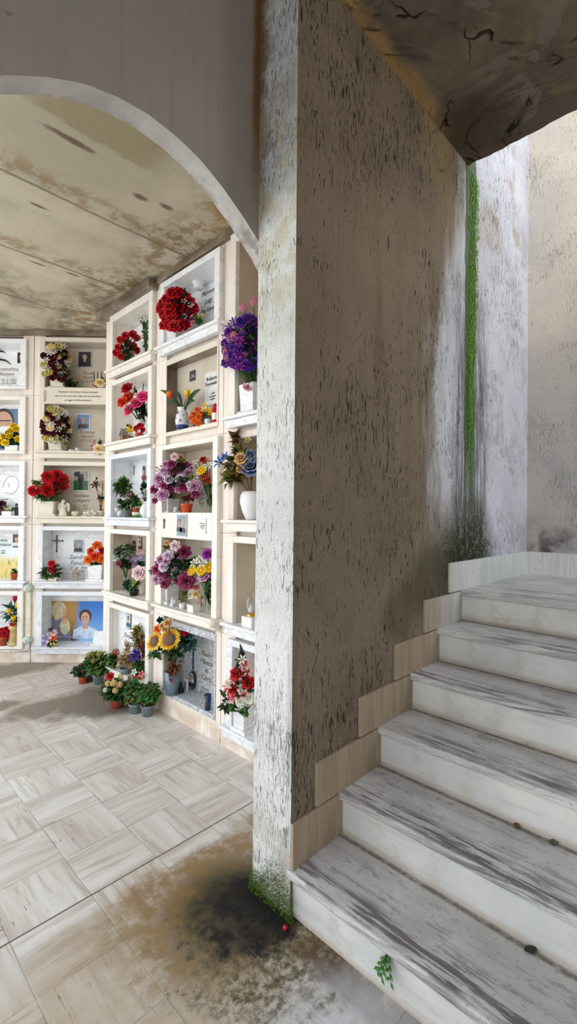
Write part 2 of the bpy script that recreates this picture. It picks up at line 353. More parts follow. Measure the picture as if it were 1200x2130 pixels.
def stair_marble(name, kind):
    M = Mt(name, .5, .35); P = M.co(); x, y, z = M.xyz(P); gz = M.xyz(M.geo())[2]; y = M.add(y, M.mul(gz, 7.3 if kind != 'skirt' else 0))
    big = M.noise(M.geo(), 3, 4, .6); st = M.noise(M.comb(M.mul(x, 26), M.mul(y, 2.2), M.mul(z, 26)), 1, 5, .65, .3)
    n = M.noise(P, 40, 4, .7)
    rid = M.noise(M.comb(0, M.mul(y, .6), M.mul(z, .1)), 5, 2)
    if kind == 'tread':
        c = M.mix(M.step(big, .35, .65), srgb(214, 212, 211), srgb(196, 193, 191))
        c = M.mix(M.mul(M.step(st, .5, .68), .4), c, srgb(156, 150, 148))
        # black grime worn into the grain behind the nosing (x measured from the nosing edge)
        w1 = M.mul(M.band(M.add(x, M.mul(M.add(M.noise(M.comb(0, M.mul(y, 2), 3), 1.5, 3), -.5), .1)), .05, .025, .04), M.step(st, .46, .53))
        w2 = M.mul(M.step(x, .2, .03), M.step(M.noise(M.comb(M.mul(x, 44), M.mul(y, 3.2), 0), 1, 5, .75), .54, .6))
        wear = M.mul(M.math('MAXIMUM', w1, w2), M.step(M.noise(M.map(M.geo(), (1, 1, 1)), 2.4, 3), .42, .56)); c = M.mix(M.mul(wear, .8), c, srgb(70, 63, 62))
        tr = M.mul(M.step(M.noise(P, 2.2, 2), .45, .65), M.step(x, .02, .1)); c = M.mix(M.mul(tr, .25), c, srgb(138, 128, 120))
        dirt = M.band(x, .2835, .004, .012); c = M.mix(M.mul(dirt, M.step(n, .3, .6, .3, .8)), c, srgb(92, 78, 52))
        gm = M.step(M.noise(M.comb(M.mul(x, 18), M.mul(y, 5), 0), 1, 5, .75), .54, .6); c = M.mix(M.mul(gm, .42), c, srgb(116, 108, 106)); sk_ = M.step(M.noise(P, 55, 4, .75), .58, .66); c = M.mix(M.mul(sk_, .45), c, srgb(92, 86, 84))
        fr = M.mul(M.step(z, -.004, -.012), M.step(M.noise(M.comb(M.mul(x, 90), M.mul(y, 34), M.mul(z, 90)), 1, 4, .7), .52, .62)); c = M.mix(M.mul(fr, .5), c, srgb(112, 102, 88))
    elif kind == 'riser':
        c = M.mix(M.step(big, .35, .65), srgb(224, 222, 216), srgb(204, 204, 202))
        c = M.mix(M.mul(M.step(st, .5, .7), .35), c, srgb(178, 174, 162))
        c = M.mix(M.mul(M.step(z, .03, .0), .5), c, srgb(160, 132, 92))
        c = M.mix(M.mul(M.step(n, .6, .7), .3), c, srgb(140, 136, 130)); c = M.mix(M.mul(M.step(M.noise(P, 7, 5, .7), .52, .64), .3), c, srgb(176, 168, 152))
    else:   # skirting tiles
        vs = M.noise(M.comb(M.mul(x, 30), M.mul(y, 30), M.mul(z, 2.5)), 1, 4, .6, .3)
        c = M.mix(M.step(x, .9, 1.5), M.mix(M.step(vs, .35, .65), srgb(188, 168, 142), srgb(170, 150, 126)), M.mix(M.step(vs, .35, .65), srgb(236, 238, 236), srgb(216, 220, 220)))
        tl = M.vor(M.map(P, (3.6, .01, .01)), 1); c = M.mix(M.step(tl, .1, .6, 0, .15), c, srgb(150, 130, 110))
        c = M.mix(M.mul(M.blob(P, (1.95, -.2, 1.08), (.35, 1, .12), .6, big, 1.2), .25), c, srgb(140, 160, 144))
        sp = M.step(M.noise(P, 14, 4, .7), .62, .7); c = M.mix(M.mul(sp, .3), c, srgb(110, 98, 84))
    M.bump(M.add(n, M.mul(st, .8)), .25, .003); return M.base(c)

def stone(name, a, b, vein=None, vs=2.2, rough=.35, pit=0):
    M = Mt(name, rough, .45); P = M.co(); x, y, z = M.xyz(P)
    n = M.noise(P, 3.2, 5, .6, .6); c = M.mix(M.step(n, .32, .68), srgb(*a), srgb(*b))
    if vein:
        d = M.noise(M.map(P, (1, 1, 2.2), rot=(0, .5, .2)), vs, 5, .6, 1.4)
        v = M.band(d, .5, .004, .02); c = M.mix(M.mul(v, .3), c, srgb(*vein))
    if pit:
        c = M.mix(M.mul(M.step(M.noise(P, 45, 3, .7), .55, .66), pit), c, srgb(150, 120, 92))
    return M.base(c)
M_trav = None
def travertine_panel():
    M = Mt('pinkish_travertine', .5, .35); P = M.co(); x, y, z = M.xyz(P)
    st = M.noise(M.comb(M.mul(M.add(x, M.mul(y, -1)), 30), 0, M.mul(z, 2.2)), 1, 4, .6, .3); n = M.noise(P, 4, 4)
    c = M.mix(M.step(st, .35, .65), srgb(246, 236, 226), srgb(236, 223, 211))
    c = M.mix(M.mul(M.step(n, .5, .68), .35), c, srgb(240, 232, 222))
    bt = M.mul(M.step(z, .16, .06), M.step(M.noise(P, 7, 3), .35, .6)); c = M.mix(M.mul(bt, .5), c, srgb(186, 152, 118))
    tp = M.mul(M.step(z, 2.9, 3.3), 1); c = M.mix(M.mul(tp, .25), c, srgb(196, 172, 138))  # ceiling shade painted in as darker beige towards the top
    return M.base(c)
M_trav = travertine_panel()
M_wm = stone('white_marble', (248, 248, 248), (238, 240, 242), (170, 174, 180))
M_gm = stone('veined_grey_white_marble', (242, 244, 247), (224, 228, 234), (160, 166, 176), 1.6)
M_cr = stone('cream_limestone', (236, 228, 212), (224, 215, 197))
M_tr2 = stone('pale_cream_marble', (246, 242, 234), (236, 230, 220), (216, 206, 190))
M_pk = stone('pinkish_marble', (238, 224, 216), (224, 206, 196), (200, 176, 164))

def granite():
    M = Mt('grey_granite', .3, .5); P = M.co(); n = M.noise(P, 60, 4, .75); b = M.noise(P, 3, 3)
    c = M.mix(M.step(n, .38, .62), srgb(150, 154, 160), srgb(224, 226, 228)); c = M.mix(M.mul(M.step(b, .4, .65), .35), c, srgb(186, 180, 172)); return M.base(c)
M_gr = granite()
M_bg = stone('shaded_beige_limestone', (212, 201, 184), (198, 186, 168)); M_br = stone('shaded_brownish_stone', (206, 190, 174), (190, 174, 158)); M_dk = stone('stained_old_stone', (150, 136, 118), (92, 80, 66))  # the two beige stones carry the niches' interior shade in their colour

# ------------------------------------------------------------------ setting: floor
ceil_z = 3.22; por_z = 3.5157; YW = -.2035
f = MB(); rnd = random.Random(3)
i0, i1, j0, j1 = -24, 5, -11, 17
for j in range(j0, j1):
    for i in range(i0, i1):
        x0 = -.182+.2765*i; y0 = .402+.267*j; x1 = x0+.2765; y1 = y0+.267
        a, b = rnd.random()*9, rnd.random()*9
        q = ((x0, y0, 0), (x1, y0, 0), (x1, y1, 0), (x0, y1, 0))
        if (i+j) % 2: uv = ((a, b), (a+1, b), (a+1, b+1), (a, b+1))
        else: uv = ((b, a), (b, a+1), (b+1, a+1), (b+1, a))
        f.quad(q, 0, tuple((p*.2765, r*.2765) for p, r in uv))
struct(f.build('floor', travertine_floor()))

# brown scratched wall whose end is the white pier
w = MB()
X1, YB = 2.5495, -.012
w.quad([(0, YW, 0), (X1, YW, 0), (X1, YW, 4.7), (0, YW, 4.7)], 0)
w.quad([(0, 0, 0), (0, YW, 0), (0, YW, 4.7), (0, 0, 4.7)], 1)
w.quad([(X1, 0, 0), (0, 0, 0), (0, 0, 4.7), (X1, 0, 4.7)], 1)
w.quad([(0, YW, 4.7), (X1, YW, 4.7), (X1, 0, 4.7), (0, 0, 4.7)], 1)
w.quad([(X1, YW, 0), (X1, 0, 0), (X1, 0, 4.7), (X1, YW, 4.7)], 1)
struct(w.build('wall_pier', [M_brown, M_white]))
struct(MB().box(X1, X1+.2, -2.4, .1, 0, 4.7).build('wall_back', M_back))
struct(MB().box(-3.2, 1.45, -2.6, -2.4, 0, 3.8).build('wall_side_added', M_back))  # added unseen wall keeping the brown and arch walls dark, open beside the landing

# ceiling over the stair, with a chipped front lip
c = MB(); rnd = random.Random(5)
n = 60; ys = [0-2.4*k/n for k in range(n+1)]
lip = [1.4678+rnd.uniform(-.008, .004)+(.004*math.sin(y*9)) for y in ys]
for k in range(n):
    a, b, y0, y1 = lip[k], lip[k+1], ys[k], ys[k+1]
    c.quad([(-2.9, y0, por_z), (a, y0, por_z), (b, y1, por_z), (-2.9, y1, por_z)])
    c.quad([(a, y0, por_z), (a+.006, y0, por_z+.3), (b+.006, y1, por_z+.3), (b, y1, por_z)])
c.quad([(-2.9, 0, por_z+.3), (-2.9, -2.4, por_z+.3), (1.47, -2.4, por_z+.3), (1.47, 0, por_z+.3)])
c.quad([(-2.9, 0, por_z), (-2.9, -2.4, por_z), (-2.9, -2.4, por_z+.3), (-2.9, 0, por_z+.3)])
struct(c.build('ceiling_portico', portico_ceiling()))

# arch wall: basket arch, 8 cm thick
drop = ((0, 0), (.1, .009), (.2, .035), (.3, .083), (.4, .146), (.5, .223), (.55, .272), (.6, .335), (.64, .40), (.67, .48), (.685, .56), (.69, .66))
CXA, CZA, TH = -.476, 2.729, .08
def dz(d):
    for (a, p), (b, q) in zip(drop, drop[1:]):
        if d <= b: return p+(q-p)*(d-a)/(b-a)
    return .66
half = []
for k in range(41):
    t = math.sin(k/40*PI/2)*.69
    half.append((t, CZA-dz(t)))
half.append((.69, 0))
pts = [(CXA-a, z) for a, z in reversed(half)] + [(CXA+a, z) for a, z in half[1:]]
aw = MB(); TOP = por_z+.2
for (xa, za), (xb, zb) in zip(pts, pts[1:]):
    if abs(xa-xb) > 1e-6:
        aw.quad([(xa, 0, za), (xb, 0, zb), (xb, 0, TOP), (xa, 0, TOP)], 0)
        aw.quad([(xb, TH, zb), (xa, TH, za), (xa, TH, TOP), (xb, TH, TOP)], 1)
    aw.quad([(xa, TH, za), (xb, TH, zb), (xb, 0, zb), (xa, 0, za)], 1)
L0, R0 = pts[0][0], pts[-1][0]
aw.box(L0-.34, L0, 0, TH, 0, TOP, 0); aw.box(R0, .6, .0005, TH, 0, TOP, 1)
struct(aw.build('wall_arch', [grey_paint(), soffit_paint()]))

# columbarium ceiling
struct(MB().box(-1.75, 1.3, TH, 5.0, ceil_z, por_z+.2).build('ceiling_vault', vault_ceiling()))

# ------------------------------------------------------------------ columbarium walls
class Wall:
    def __init__(s, o, ax, inn, rz): s.o = Vector(o); s.ax = Vector(ax); s.inn = Vector(inn); s.rz = rz
    def P(s, a, y, z): return s.o + s.ax*a + s.inn*y + Vector((0, 0, z))
    def at(s, px, py, y=0):          # pixel -> (a, z) on the plane y metres behind the wall face
        d = (s.o + s.inn*y).dot(s.inn); p = hit(px, py, s.inn, d)
        return (p-s.o).dot(s.ax), p.z
    def shelf(s, px, z, y):
        a0 = s.at(px, 1065, y)[0]; return a0
WR = Wall((.60, 0, 0), (0, -1, 0), (1, 0, 0), -PI/2)
WL = Wall((2.73*H, 2.73*H, 0), (H, -H, 0), (H, H, 0), -PI/4)
ZS = [.165+.6265*k for k in range(4, -1, -1)]        # shelf heights, top row first
def carcass(name, W, cells, a_lo, a_hi, joints, skip=()):
    # pilaster strips (in courses with fine joints), recessed bands, back
    m = MB(); OP = .312
    edges = [a_lo] + [q for c0 in cells for q in (c0-OP, c0+OP)] + [a_hi]
    for k in range(0, len(edges), 2):
        a, b = edges[k], edges[k+1]
        js = [j for j in joints if a < j < b]
        cuts = [a]+js+[b]; GP = .0032
        for p, q in zip(cuts, cuts[1:]):
            for r in range(5):
                z0 = 0.0 if r == 4 else ZS[r]-.085; z1 = 3.2 if r == 0 else ZS[r-1]-.085
                m.box(p+(GP if p in js else 0), q-(GP if q in js else 0), 0, .34, z0+(.0012 if r < 4 else 0), z1-.0012)
    for c0 in cells:
        for r in range(5):
            if (c0, r) in skip: continue
            lo = ZS[r]+.497; hi = ZS[r-1]-.02 if r else ceil_z
            m.box(c0-OP, c0+OP, .03, .34, lo, hi)
        m.box(c0-OP, c0+OP, .0, .34, 0, ZS[4]-.02)
    m.box(a_lo, a_hi, .30, .42, 0, ceil_z)
    o = m.build(name, M_trav, None, W.P(0, 0, 0)); o.rotation_euler = (0, 0, W.rz); return struct(o)
CA, CB, CC = -2.18, -1.355, -.535
carcass('wall_right', WR, [CA, CB, CC], -2.672, 0, [-1.812, -.987, -.16], ((CC, 1), (CC, 0)))
CM, CL = -1.895, -2.735
carcass('wall_left', WL, [CL-.83, CL, CM], -4.3, -1.27, [-3.15, -2.318])
# top mouldings, then a dark strip added as the left wall's recess shade
t = MB().box(-2.70, -1.79, -.085, -.004, 3.135, 3.2).box(-1.775, 0, -.03, -.004, 3.165, 3.22)
o = t.build('trim_1', M_dk, None, WR.P(0, 0, 0), .004); o.rotation_euler = (0, 0, WR.rz); struct(o)
t = MB().box(-4.3, -1.27, -.02, -.002, 3.165, 3.219); o = t.build('shade_strip', M_dk, None, WL.P(0, 0, 0)); o.rotation_euler = (0, 0, WL.rz); struct(o)

# ------------------------------------------------------------------ stair
G, RS, NS, SX = .2772, .1712, .022, .0125
st = empty('staircase', (0, -1.3, 0), 0, 'white marble staircase rising along the brown scratched wall', 'stairs')
mt_t, mt_r = stair_marble('worn_marble_treads', 'tread'), stair_marble('marble_risers', 'riser')
W0, W1 = YW+.001+1.3, -2.399+1.3
for k in range(6):
    x0 = SX+k*G; z1 = RS*(k+1)
    MB().box(0, .03, W1, W0, 0, RS-.032).build('riser', mt_r, st, (x0, 0, RS*k))
    xr = G+NS+.02 if k < 5 else X1-x0+NS
    o = MB().box(0, xr-.001, W1, W0 + (.012 if k == 0 else 0), -.031, 0).build('tread' if k < 5 else 'landing', mt_t, st, (x0-NS, 0, z1), .007)
sk = MB()
for k in range(1, 7):
    xa = .0 if k == 1 else .13+G*(k-2); xb = SX+G*k-.002 if k < 6 else X1
    z0, z1 = RS*k, RS*k+.165
    if k < 6:
        sk.box(xa, xb, YW-.012, YW, z0 if k > 1 else z0, z1)
        if k > 1: pass
    else: 
        for q in range(4):
            a = xa+(xb-xa)*q/4; b = xa+(xb-xa)*(q+1)/4
            sk.box(a+.0008, b-.0008, YW-.012, YW, z0, z1)
for q in range(12): sk.box(X1-.012, X1, YW-.012-.1-.18*(q+1)+.001, YW-.012-.1-.18*q, RS*6, RS*6+.165)
sk.box(X1-.012, X1, YW-.111, YW, RS*6, RS*6+.165)
struct(sk.build('baseboard_stairs', stair_marble('skirting_tiles', 'skirt'), None, (0, 0, 0), .0015))
# ------------------------------------------------------------------ flowers
def cyl_petal(m, phi, half, R, Z, prof, nu=2, nv=4, mat=0):
    # R(t), Z(t): radial and height curve of the petal, prof(t): width factor
    def P(u, t):
        s = (u-.5)*2; a = phi+s*half*prof(t); r = R(t)*(1-.10*s*s*t); return (r*math.cos(a), r*math.sin(a), Z(t)-.06*s*s*t)
    m.grid(P, nu, nv, mat)
wid = lambda t: math.sin(PI*min(1, .12+.8*t))**.6
def lerp(a, b): return lambda t: a+(b-a)*t
def B_rose(m, full=1):
    m.lathe([(0, -.5), (.12, -.45), (.2, -.1), (.05, 0)], seg=6)
    rings = [(3, .08, .22, .0, .62, .95), (4, .1, .44, -.1, .58, .8), (5, .12, .72, -.2, .42, .72), (6, .12, 1.0, -.3, .12, .66)]
    for k, (n, r0, r1, z0, z1, hf) in enumerate(rings):
        n += full-1
        for i in range(n):
            ph = 2*PI*i/n+k*.6
            cyl_petal(m, ph, hf, lambda t, r0=r0, r1=r1: r0+(r1-r0)*t**.75, lambda t, z0=z0, z1=z1: z0+(z1-z0)*(1-(1-t)**2)-(.08*t**4), wid, 2, 3)
def B_peony(m): B_rose(m, 2)
def B_carn(m):
    rd = random.Random(11)
    m.lathe([(0, -.6), (.16, -.5), (.2, -.1), (.05, 0)], seg=6)
    for k, (n, r1, z1) in enumerate(((5, .25, .55), (7, .5, .5), (9, .75, .32), (10, .95, .08), (10, 1.0, -.2))):
        for i in range(n):
            ph = 2*PI*i/n+k*.4+rd.uniform(-.15, .15); r = r1*rd.uniform(.88, 1.08); z = z1+rd.uniform(-.08, .08)
            cyl_petal(m, ph, .34+.12*(k == 0), lambda t, r=r: .06+(r-.06)*t, lambda t, z=z: -.25+(z+.25)*t**.8, lambda t: .35+.65*t, 2, 2)
def B_lily(m):
    for i in range(6):
        cyl_petal(m, 2*PI*i/6, .36, lambda t: .06+.94*t**1.3, lambda t: -.3+.75*math.sin(t*2.1), lambda t: math.sin(PI*min(1, .1+.88*t)), 2, 4)
    for i in range(4): m.tube([(0, 0, -.2), (.18*math.cos(i*1.6), .18*math.sin(i*1.6), .5)], .03, 4)
def B_daisy(m):
    m.lathe([(.34, -.05), (.3, .16), (.16, .24), (0, .26)], seg=8, mat=0)
    for k in range(2):
        for i in range(11):
            cyl_petal(m, 2*PI*(i+.5*k)/11, .24, lambda t: .2+.8*t, lambda t, k=k: .02+.16*k+.12*math.sin(t*2.4), wid, 2, 2)
def B_tulip(m):
    for k in range(2):
        for i in range(3):
            cyl_petal(m, 2*PI*(i+.5*k)/3, .95, lambda t, k=k: (.12+.62*math.sin(min(1, t*1.15)*PI*.62)**.9)*(1-.25*t)*(1-.06*k), lambda t: -.7+1.9*t, lambda t: math.sin(PI*min(1, .2+.78*t))**.7, 3, 4)
def B_pom(m):
    rd = random.Random(4); n = 26
    for i in range(n):
        z = 1-1.45*(i+.5)/n; r = math.sqrt(max(0, 1-z*z)); a = i*2.4
        d = Vector((r*math.cos(a), r*math.sin(a), z)); u = d.orthogonal().normalized(); v = d.cross(u); c = d*.78
        for k in range(4):
            w = k*PI/2+a; e = u*math.cos(w)+v*math.sin(w); g = d.cross(e)
            m.quad([c, c+e*.2+g*.15+d*.08, c+e*.36+d*.12, c+e*.2-g*.15+d*.08], 0, ((.5, 0), (0, .6), (.5, 1), (1, .6)))
def B_bell(m):
    for i in range(5):
        cyl_petal(m, 2*PI*i/5, .6, lambda t: .1+.9*t, lambda t: -.35+.5*t**.6, wid, 2, 2)
    m.ball((0, 0, -.05), .14, 6, 4)
def B_sun(m):
    m.lathe([(.5, -.12), (.5, .05), (.42, .14), (.2, .2), (0, .18)], seg=16, mat=1)
    rd = random.Random(2)
    for k in range(2):
        for i in range(19):
            ln = rd.uniform(.88, 1.05); dz = rd.uniform(-.08, .1)
            cyl_petal(m, 2*PI*(i+.5*k)/19+rd.uniform(-.05, .05), .15, lambda t, ln=ln: .42+(ln-.42)*t, lambda t, k=k, dz=dz: -.02-.05*k+(.1+dz)*math.sin(t*2.2), wid, 2, 3)
BK = dict(rose=B_rose, peony=B_peony, carnation=B_carn, lily=B_lily, daisy=B_daisy, tulip=B_tulip, floret_cluster=B_pom, blossom=B_bell, sunflower=B_sun)
BM = {}
def bloom_mesh(kind, mats):
    k = (kind,)+tuple(m.name for m in mats)
    if k not in BM: m = MB(); BK[kind](m); BM[k] = m.mesh(kind, list(mats))
    return BM[k]
PM = lambda n, i, o: petal_mat(n+'_petals', i, o)
PET = dict(
    red=PM('red', (120, 8, 14), (206, 22, 30)), crimson=PM('crimson', (120, 8, 24), (200, 26, 44)), orange=PM('orange', (214, 70, 14), (250, 132, 44)),
    redorange=PM('red_orange', (190, 24, 12), (240, 78, 40)), pink=PM('pink', (214, 30, 96), (250, 92, 150)), pale=PM('pale_pink', (222, 176, 178), (246, 222, 224)),
    white=PM('white', (216, 214, 186), (246, 246, 238)), cream=PM('cream', (226, 186, 104), (246, 228, 178)), yellow=PM('yellow', (216, 160, 0), (252, 220, 30)),
    wine=PM('wine', (44, 6, 16), (92, 14, 30)), purple=PM('purple', (84, 12, 44), (164, 62, 104)), lilac=PM('lilac', (150, 60, 110), (214, 170, 200)),
    palelil=PM('pale_lilac', (190, 160, 186), (232, 216, 230)), violet=PM('violet', (62, 24, 110), (122, 62, 168)), magenta=PM('magenta', (110, 20, 110), (176, 56, 170)),
    rosep=PM('rose_pink', (196, 96, 130), (236, 170, 190)), tan=PM('tan', (176, 116, 60), (226, 186, 128)), slate=PM('slate_blue', (40, 50, 80), (122, 138, 172)),
    blue=PM('blue', (36, 66, 132), (92, 132, 196)), sun=PM('sunflower', (206, 132, 14), (248, 212, 72)), coral=PM('coral', (222, 84, 96), (246, 180, 180)), lavender=PM('lavender', (150, 138, 176), (206, 198, 222)),
    rust=PM('rust', (110, 30, 16), (176, 70, 38)), bud=PM('bud', (150, 140, 60), (214, 196, 120)), indigo=PM('indigo', (30, 20, 100), (70, 50, 160)))
M_disc = plain('sunflower_disc', (112, 92, 76), .8, .35, 160)
def LM(n, a, b): return petal_mat(n, a, b, .5)
LEAF = dict(dark=LM('dark_green_leaves', (20, 44, 20), (44, 78, 38)), green=LM('green_leaves', (38, 70, 30), (84, 118, 58)), bright=LM('bright_green_leaves', (36, 88, 34), (84, 136, 66)),
    grey=LM('grey_green_leaves', (86, 100, 84), (150, 160, 136)), blue=LM('blue_green_leaves', (40, 74, 74), (104, 136, 132)), olive=LM('olive_leaves', (86, 88, 36), (152, 150, 76)),
    brown=LM('dry_brown_leaves', (84, 54, 28), (140, 100, 56)), tan=LM('dry_tan_leaves', (150, 122, 82), (200, 172, 128)), black=LM('blackish_green_leaves', (14, 24, 20), (34, 48, 38)),
    red=LM('reddish_leaves', (84, 34, 24), (140, 66, 48)), yellowg=LM('yellow_green_leaves', (110, 130, 40), (186, 196, 90)), teal=LM('teal_leaves', (24, 64, 60), (66, 108, 100)), mint=LM('mint_sprays', (196, 204, 196), (236, 238, 232)), violet=PET['indigo'])
M_stem = plain('green_stems', (62, 92, 44), .6); M_dry = plain('dry_stems', (112, 84, 58), .8); M_soil = plain('potting_soil', (58, 44, 34), .95, .3, 80)
POT = dict(terra=plain('terracotta', (190, 92, 58), .7), grey=plain('grey_plastic_pot', (126, 138, 144), .5), white=plain('white_ceramic', (240, 240, 242), .18, .03, spec=.5),
    marble=M_wm, cream=M_cr, orange=plain('orange_pot', (222, 92, 54), .4), black=plain('black_green_pot', (30, 40, 32), .5), zinc=plain('zinc_vase', (122, 142, 154), .4, .15, 12, .4), blue=plain('blue_plastic_pot', (56, 96, 116), .45),
    gold=plain('gilded_vase', (206, 182, 120), .4, .2, 20), dark=plain('dark_brown_pot', (84, 52, 44), .6), pinkpot=plain('pink_patterned_vase', (196, 130, 120), .4, .4, 60), brownpot=plain('wicker_brown', (110, 78, 46), .8, .35, 90))
def glass(name, tint=(.92, .95, .95)):
    M = Mt(name, .06); M.b.inputs['Transmission Weight'].default_value = 1; M.b.inputs['IOR'].default_value = 1.35; n = M.noise(M.co(), 40, 2)
    return M.base(M.mix(n, tint, tuple(min(1, q*1.04) for q in tint)))
POT['glass'] = glass('clear_glass')
def china():
    M = Mt('blue_painted_white_china', .2); P = M.co(); x, y, z = M.xyz(P)
    c = M.mix(M.step(M.noise(P, 3, 2), .3, .7), srgb(236, 236, 238), srgb(222, 226, 232))
    sp = M.step(M.vor(M.map(P, (1, 1, 1)), 34), .3, .22); c = M.mix(M.mul(sp, .85), c, srgb(40, 50, 90))
    c = M.mix(M.step(z, .034, .026), c, srgb(38, 62, 128)); rd = M.blob(P, (-.01, -.045, .115), (.022, .04, .013), .4); c = M.mix(rd, c, srgb(190, 60, 60))
    return M.base(c)
POT['china'] = china()
def mottled():
    M = Mt('black_spotted_white_china', .3); return M.base(M.mix(M.step(M.vor(M.co(), 70), .34, .28), srgb(236, 234, 232), srgb(70, 52, 56)))
M_spot = mottled()
def two(name, a, b, z, soft=.0005, rough=.35):
    M = Mt(name, rough); zz = M.xyz(M.co())[2]; return M.base(M.mix(M.step(zz, z-soft, z+soft), srgb(*a), srgb(*b)))

PROF = dict(
    pot=[(0, 0), (.72, 0), (.92, .78), (1, .8), (1, 1), (.9, 1), (.86, .86), (0, .86)],
    cup=[(0, 0), (.7, 0), (.9, .4), (1, 1), (.9, 1), (.8, .4), (0, .1)],
    vase=[(0, 0), (.6, 0), (.95, .3), (1, .5), (.75, .8), (.55, .9), (.7, 1), (.62, 1), (.45, .9), (0, .5)],
    jar=[(0, 0), (.62, 0), (.88, .12), (1, .38), (.92, .62), (.62, .84), (.56, .9), (.72, .97), (.74, 1), (.62, 1), (.5, .9), (0, .86)],
    heart=[(0, 0), (.34, 0), (.5, .03), (.8, .3), (1, .62), (.96, .85), (.78, .98), (.7, 1), (.62, .98), (0, .9)],
    tall=[(0, 0), (.7, 0), (.72, .06), (.55, .1), (.62, .5), (1, 1), (.92, 1), (.5, .4), (0, .2)],
    bucket=[(0, 0), (.78, 0), (1, 1), (.95, 1), (.75, .1), (0, .1)],
    urn=[(0, 0), (1, 0), (1, .08), (.7, .12), (.85, .2), (.8, .45), (.62, .62), (.9, .7), (.9, .78), (.66, .82), (.8, .95), (.95, 1), (.8, 1), (0, .8)])
def vessel(parent, kind, mat, r, h, loc=(0, 0, 0), name=None):
    m = MB()
    if kind == 'block':      # square marble flower holder on a plinth
        m.taper(0, 0, 0, h*.14, r*1.25, r*1.05, r*1.15, r*.95); m.taper(0, 0, h*.14, h, r*.86, r*.8, r, r*.9)
        return m.build(name or 'vase', mat, parent, loc, .003)
    if kind == 'box': m.box(-r, r, -r*.7, r*.7, 0, h); return m.build(name or 'planter', mat, parent, loc, .002)
    m.lathe([(a*r, b*h) for a, b in PROF[kind]], seg=20); o = m.build(name or ('pot' if kind == 'pot' else 'vase'), mat, parent, loc)
    if kind == 'pot': link('soil', MB().lathe([(0, .0), (r*.86, 0)], seg=14).mesh('soil', M_soil), o, (0, 0, h*.9))
    return o
def foliage(parent, mat, c, rx, rz, n, L, wr=.3, seed=1, ry=None, name='foliage', up=.25, droop=.25):
    rd = random.Random(seed); m = MB(); ry = ry or rx*.7
    for i in range(n):
        while True:
            q = Vector((rd.uniform(-1, 1), rd.uniform(-1, 1), rd.uniform(-1, 1)))
            if .05 < q.length < 1: break
        p = Vector((q.x*rx, q.y*ry, q.z*rz))*.96; d = Vector((q.x+rd.uniform(-.5, .5), q.y-.25+rd.uniform(-.5, .5), q.z*.8+up+rd.uniform(-.4, .4)))
        l = L*rd.uniform(.7, 1.25); m.leaf(p-d.normalized()*l*.4, d, (rd.uniform(-.3, .3), -.5, 1), l, l*wr, .2, droop)
    return m.build(name, mat, parent, c)
def stems(parent, base, tips, mat, r, name='stems'):
    m = MB()
    for t in tips:
        a, b = Vector(base), Vector(t); mid = a.lerp(b, .55)+Vector((0, 0, (b-a).length*.08)); m.tube([a, mid, b], r, 5)
    return m.build(name, mat, parent)
def orient(o, d):
    o.rotation_euler = Vector(d).to_track_quat('Z', 'Y').to_euler()
SCL = {'A': 258, 'B': 304, 'C': 354, 'M': 217, 'L': 217}
VW = (Vector((.35, -.8, 0)), Vector((.6, -.75, 0)))
def place(W, px, py, y, z): return W.at(px, py, y)[0]
def bouquet(col, name, label, cat, base, z, y, vase=None, blooms=(), leaves=(), stem=None, group=None, rim=None):
    """blooms: (kind, colour, px, py, r_px, dy); leaves: (colour, px, py, rx_px, rz_px, n, leaf_px, width, dy)"""
    W = WR if col in 'ABC' else WL; S = SCL[col]
    a0 = W.at(base, 1065, y)[0]; root = empty(name, W.P(a0, y, z), W.rz, label, cat, group)
    cen = min((CA, CB, CC) if W is WR else (CM, CL), key=lambda q: abs(q-a0))
    def loc(px, py, dy, out=.1):
        a, zz = W.at(px, py, y+dy); t = max(0, min(1, (cen-.12-a)/.15))    # what spreads past the jamb hangs out in front of the frame
        if t > 0 and y+dy > -out*t: dy = -out*t-y; a, zz = W.at(px, py, y+dy)
        return Vector((a-a0, dy, zz-z))
    top = Vector((0, 0, 0))
    if vase:
        kind, mk, r, h = vase[:4]; vessel(root, kind, POT[mk] if isinstance(mk, str) else mk, r/S, h/S, name=vase[4] if len(vase) > 4 else None); top = Vector((0, 0, h/S*.8))
    if rim: top = Vector(rim)
    pts = []
    for k, (kind, c, px, py, r, dy) in enumerate(blooms):
        p = loc(px, py, dy); mats = (PET[c], M_disc) if kind == 'sunflower' else (PET[c],)
        o = link(kind, bloom_mesh(kind, mats), root, p); o.scale = [r/S*((1.4 if W is WR else 1.3) if kind not in ('tulip', 'sunflower', 'floret_cluster') else 1.05)]*3
        d = (p-top); d.z = d.z*.6+.02 if kind != 'tulip' else d.z; d.normalize(); d = d*.7+(VW[W is WR]*.95+Vector((0, -.25, .1)) if kind != 'tulip' else Vector((0, -.1, .8)))
        orient(o, d.normalized()); pts.append(p-d.normalized()*r/S*.4)
    for k, (c, px, py, rx, rz, n, L, wr, dy) in enumerate(leaves):
        fw = 1.3 if W is WR else 1.0
        foliage(root, LEAF[c], loc(px, py, dy+.012, .05), rx/S*fw, rz/S, int(n*1.3), L/S*(1.4 if col == 'A' else 1.2), wr, seed=k+int(px), ry=min(rx/S*.7, .05))
    if stem is not False and pts: stems(root, top, pts, stem or M_stem, 1.0/S)
    return root
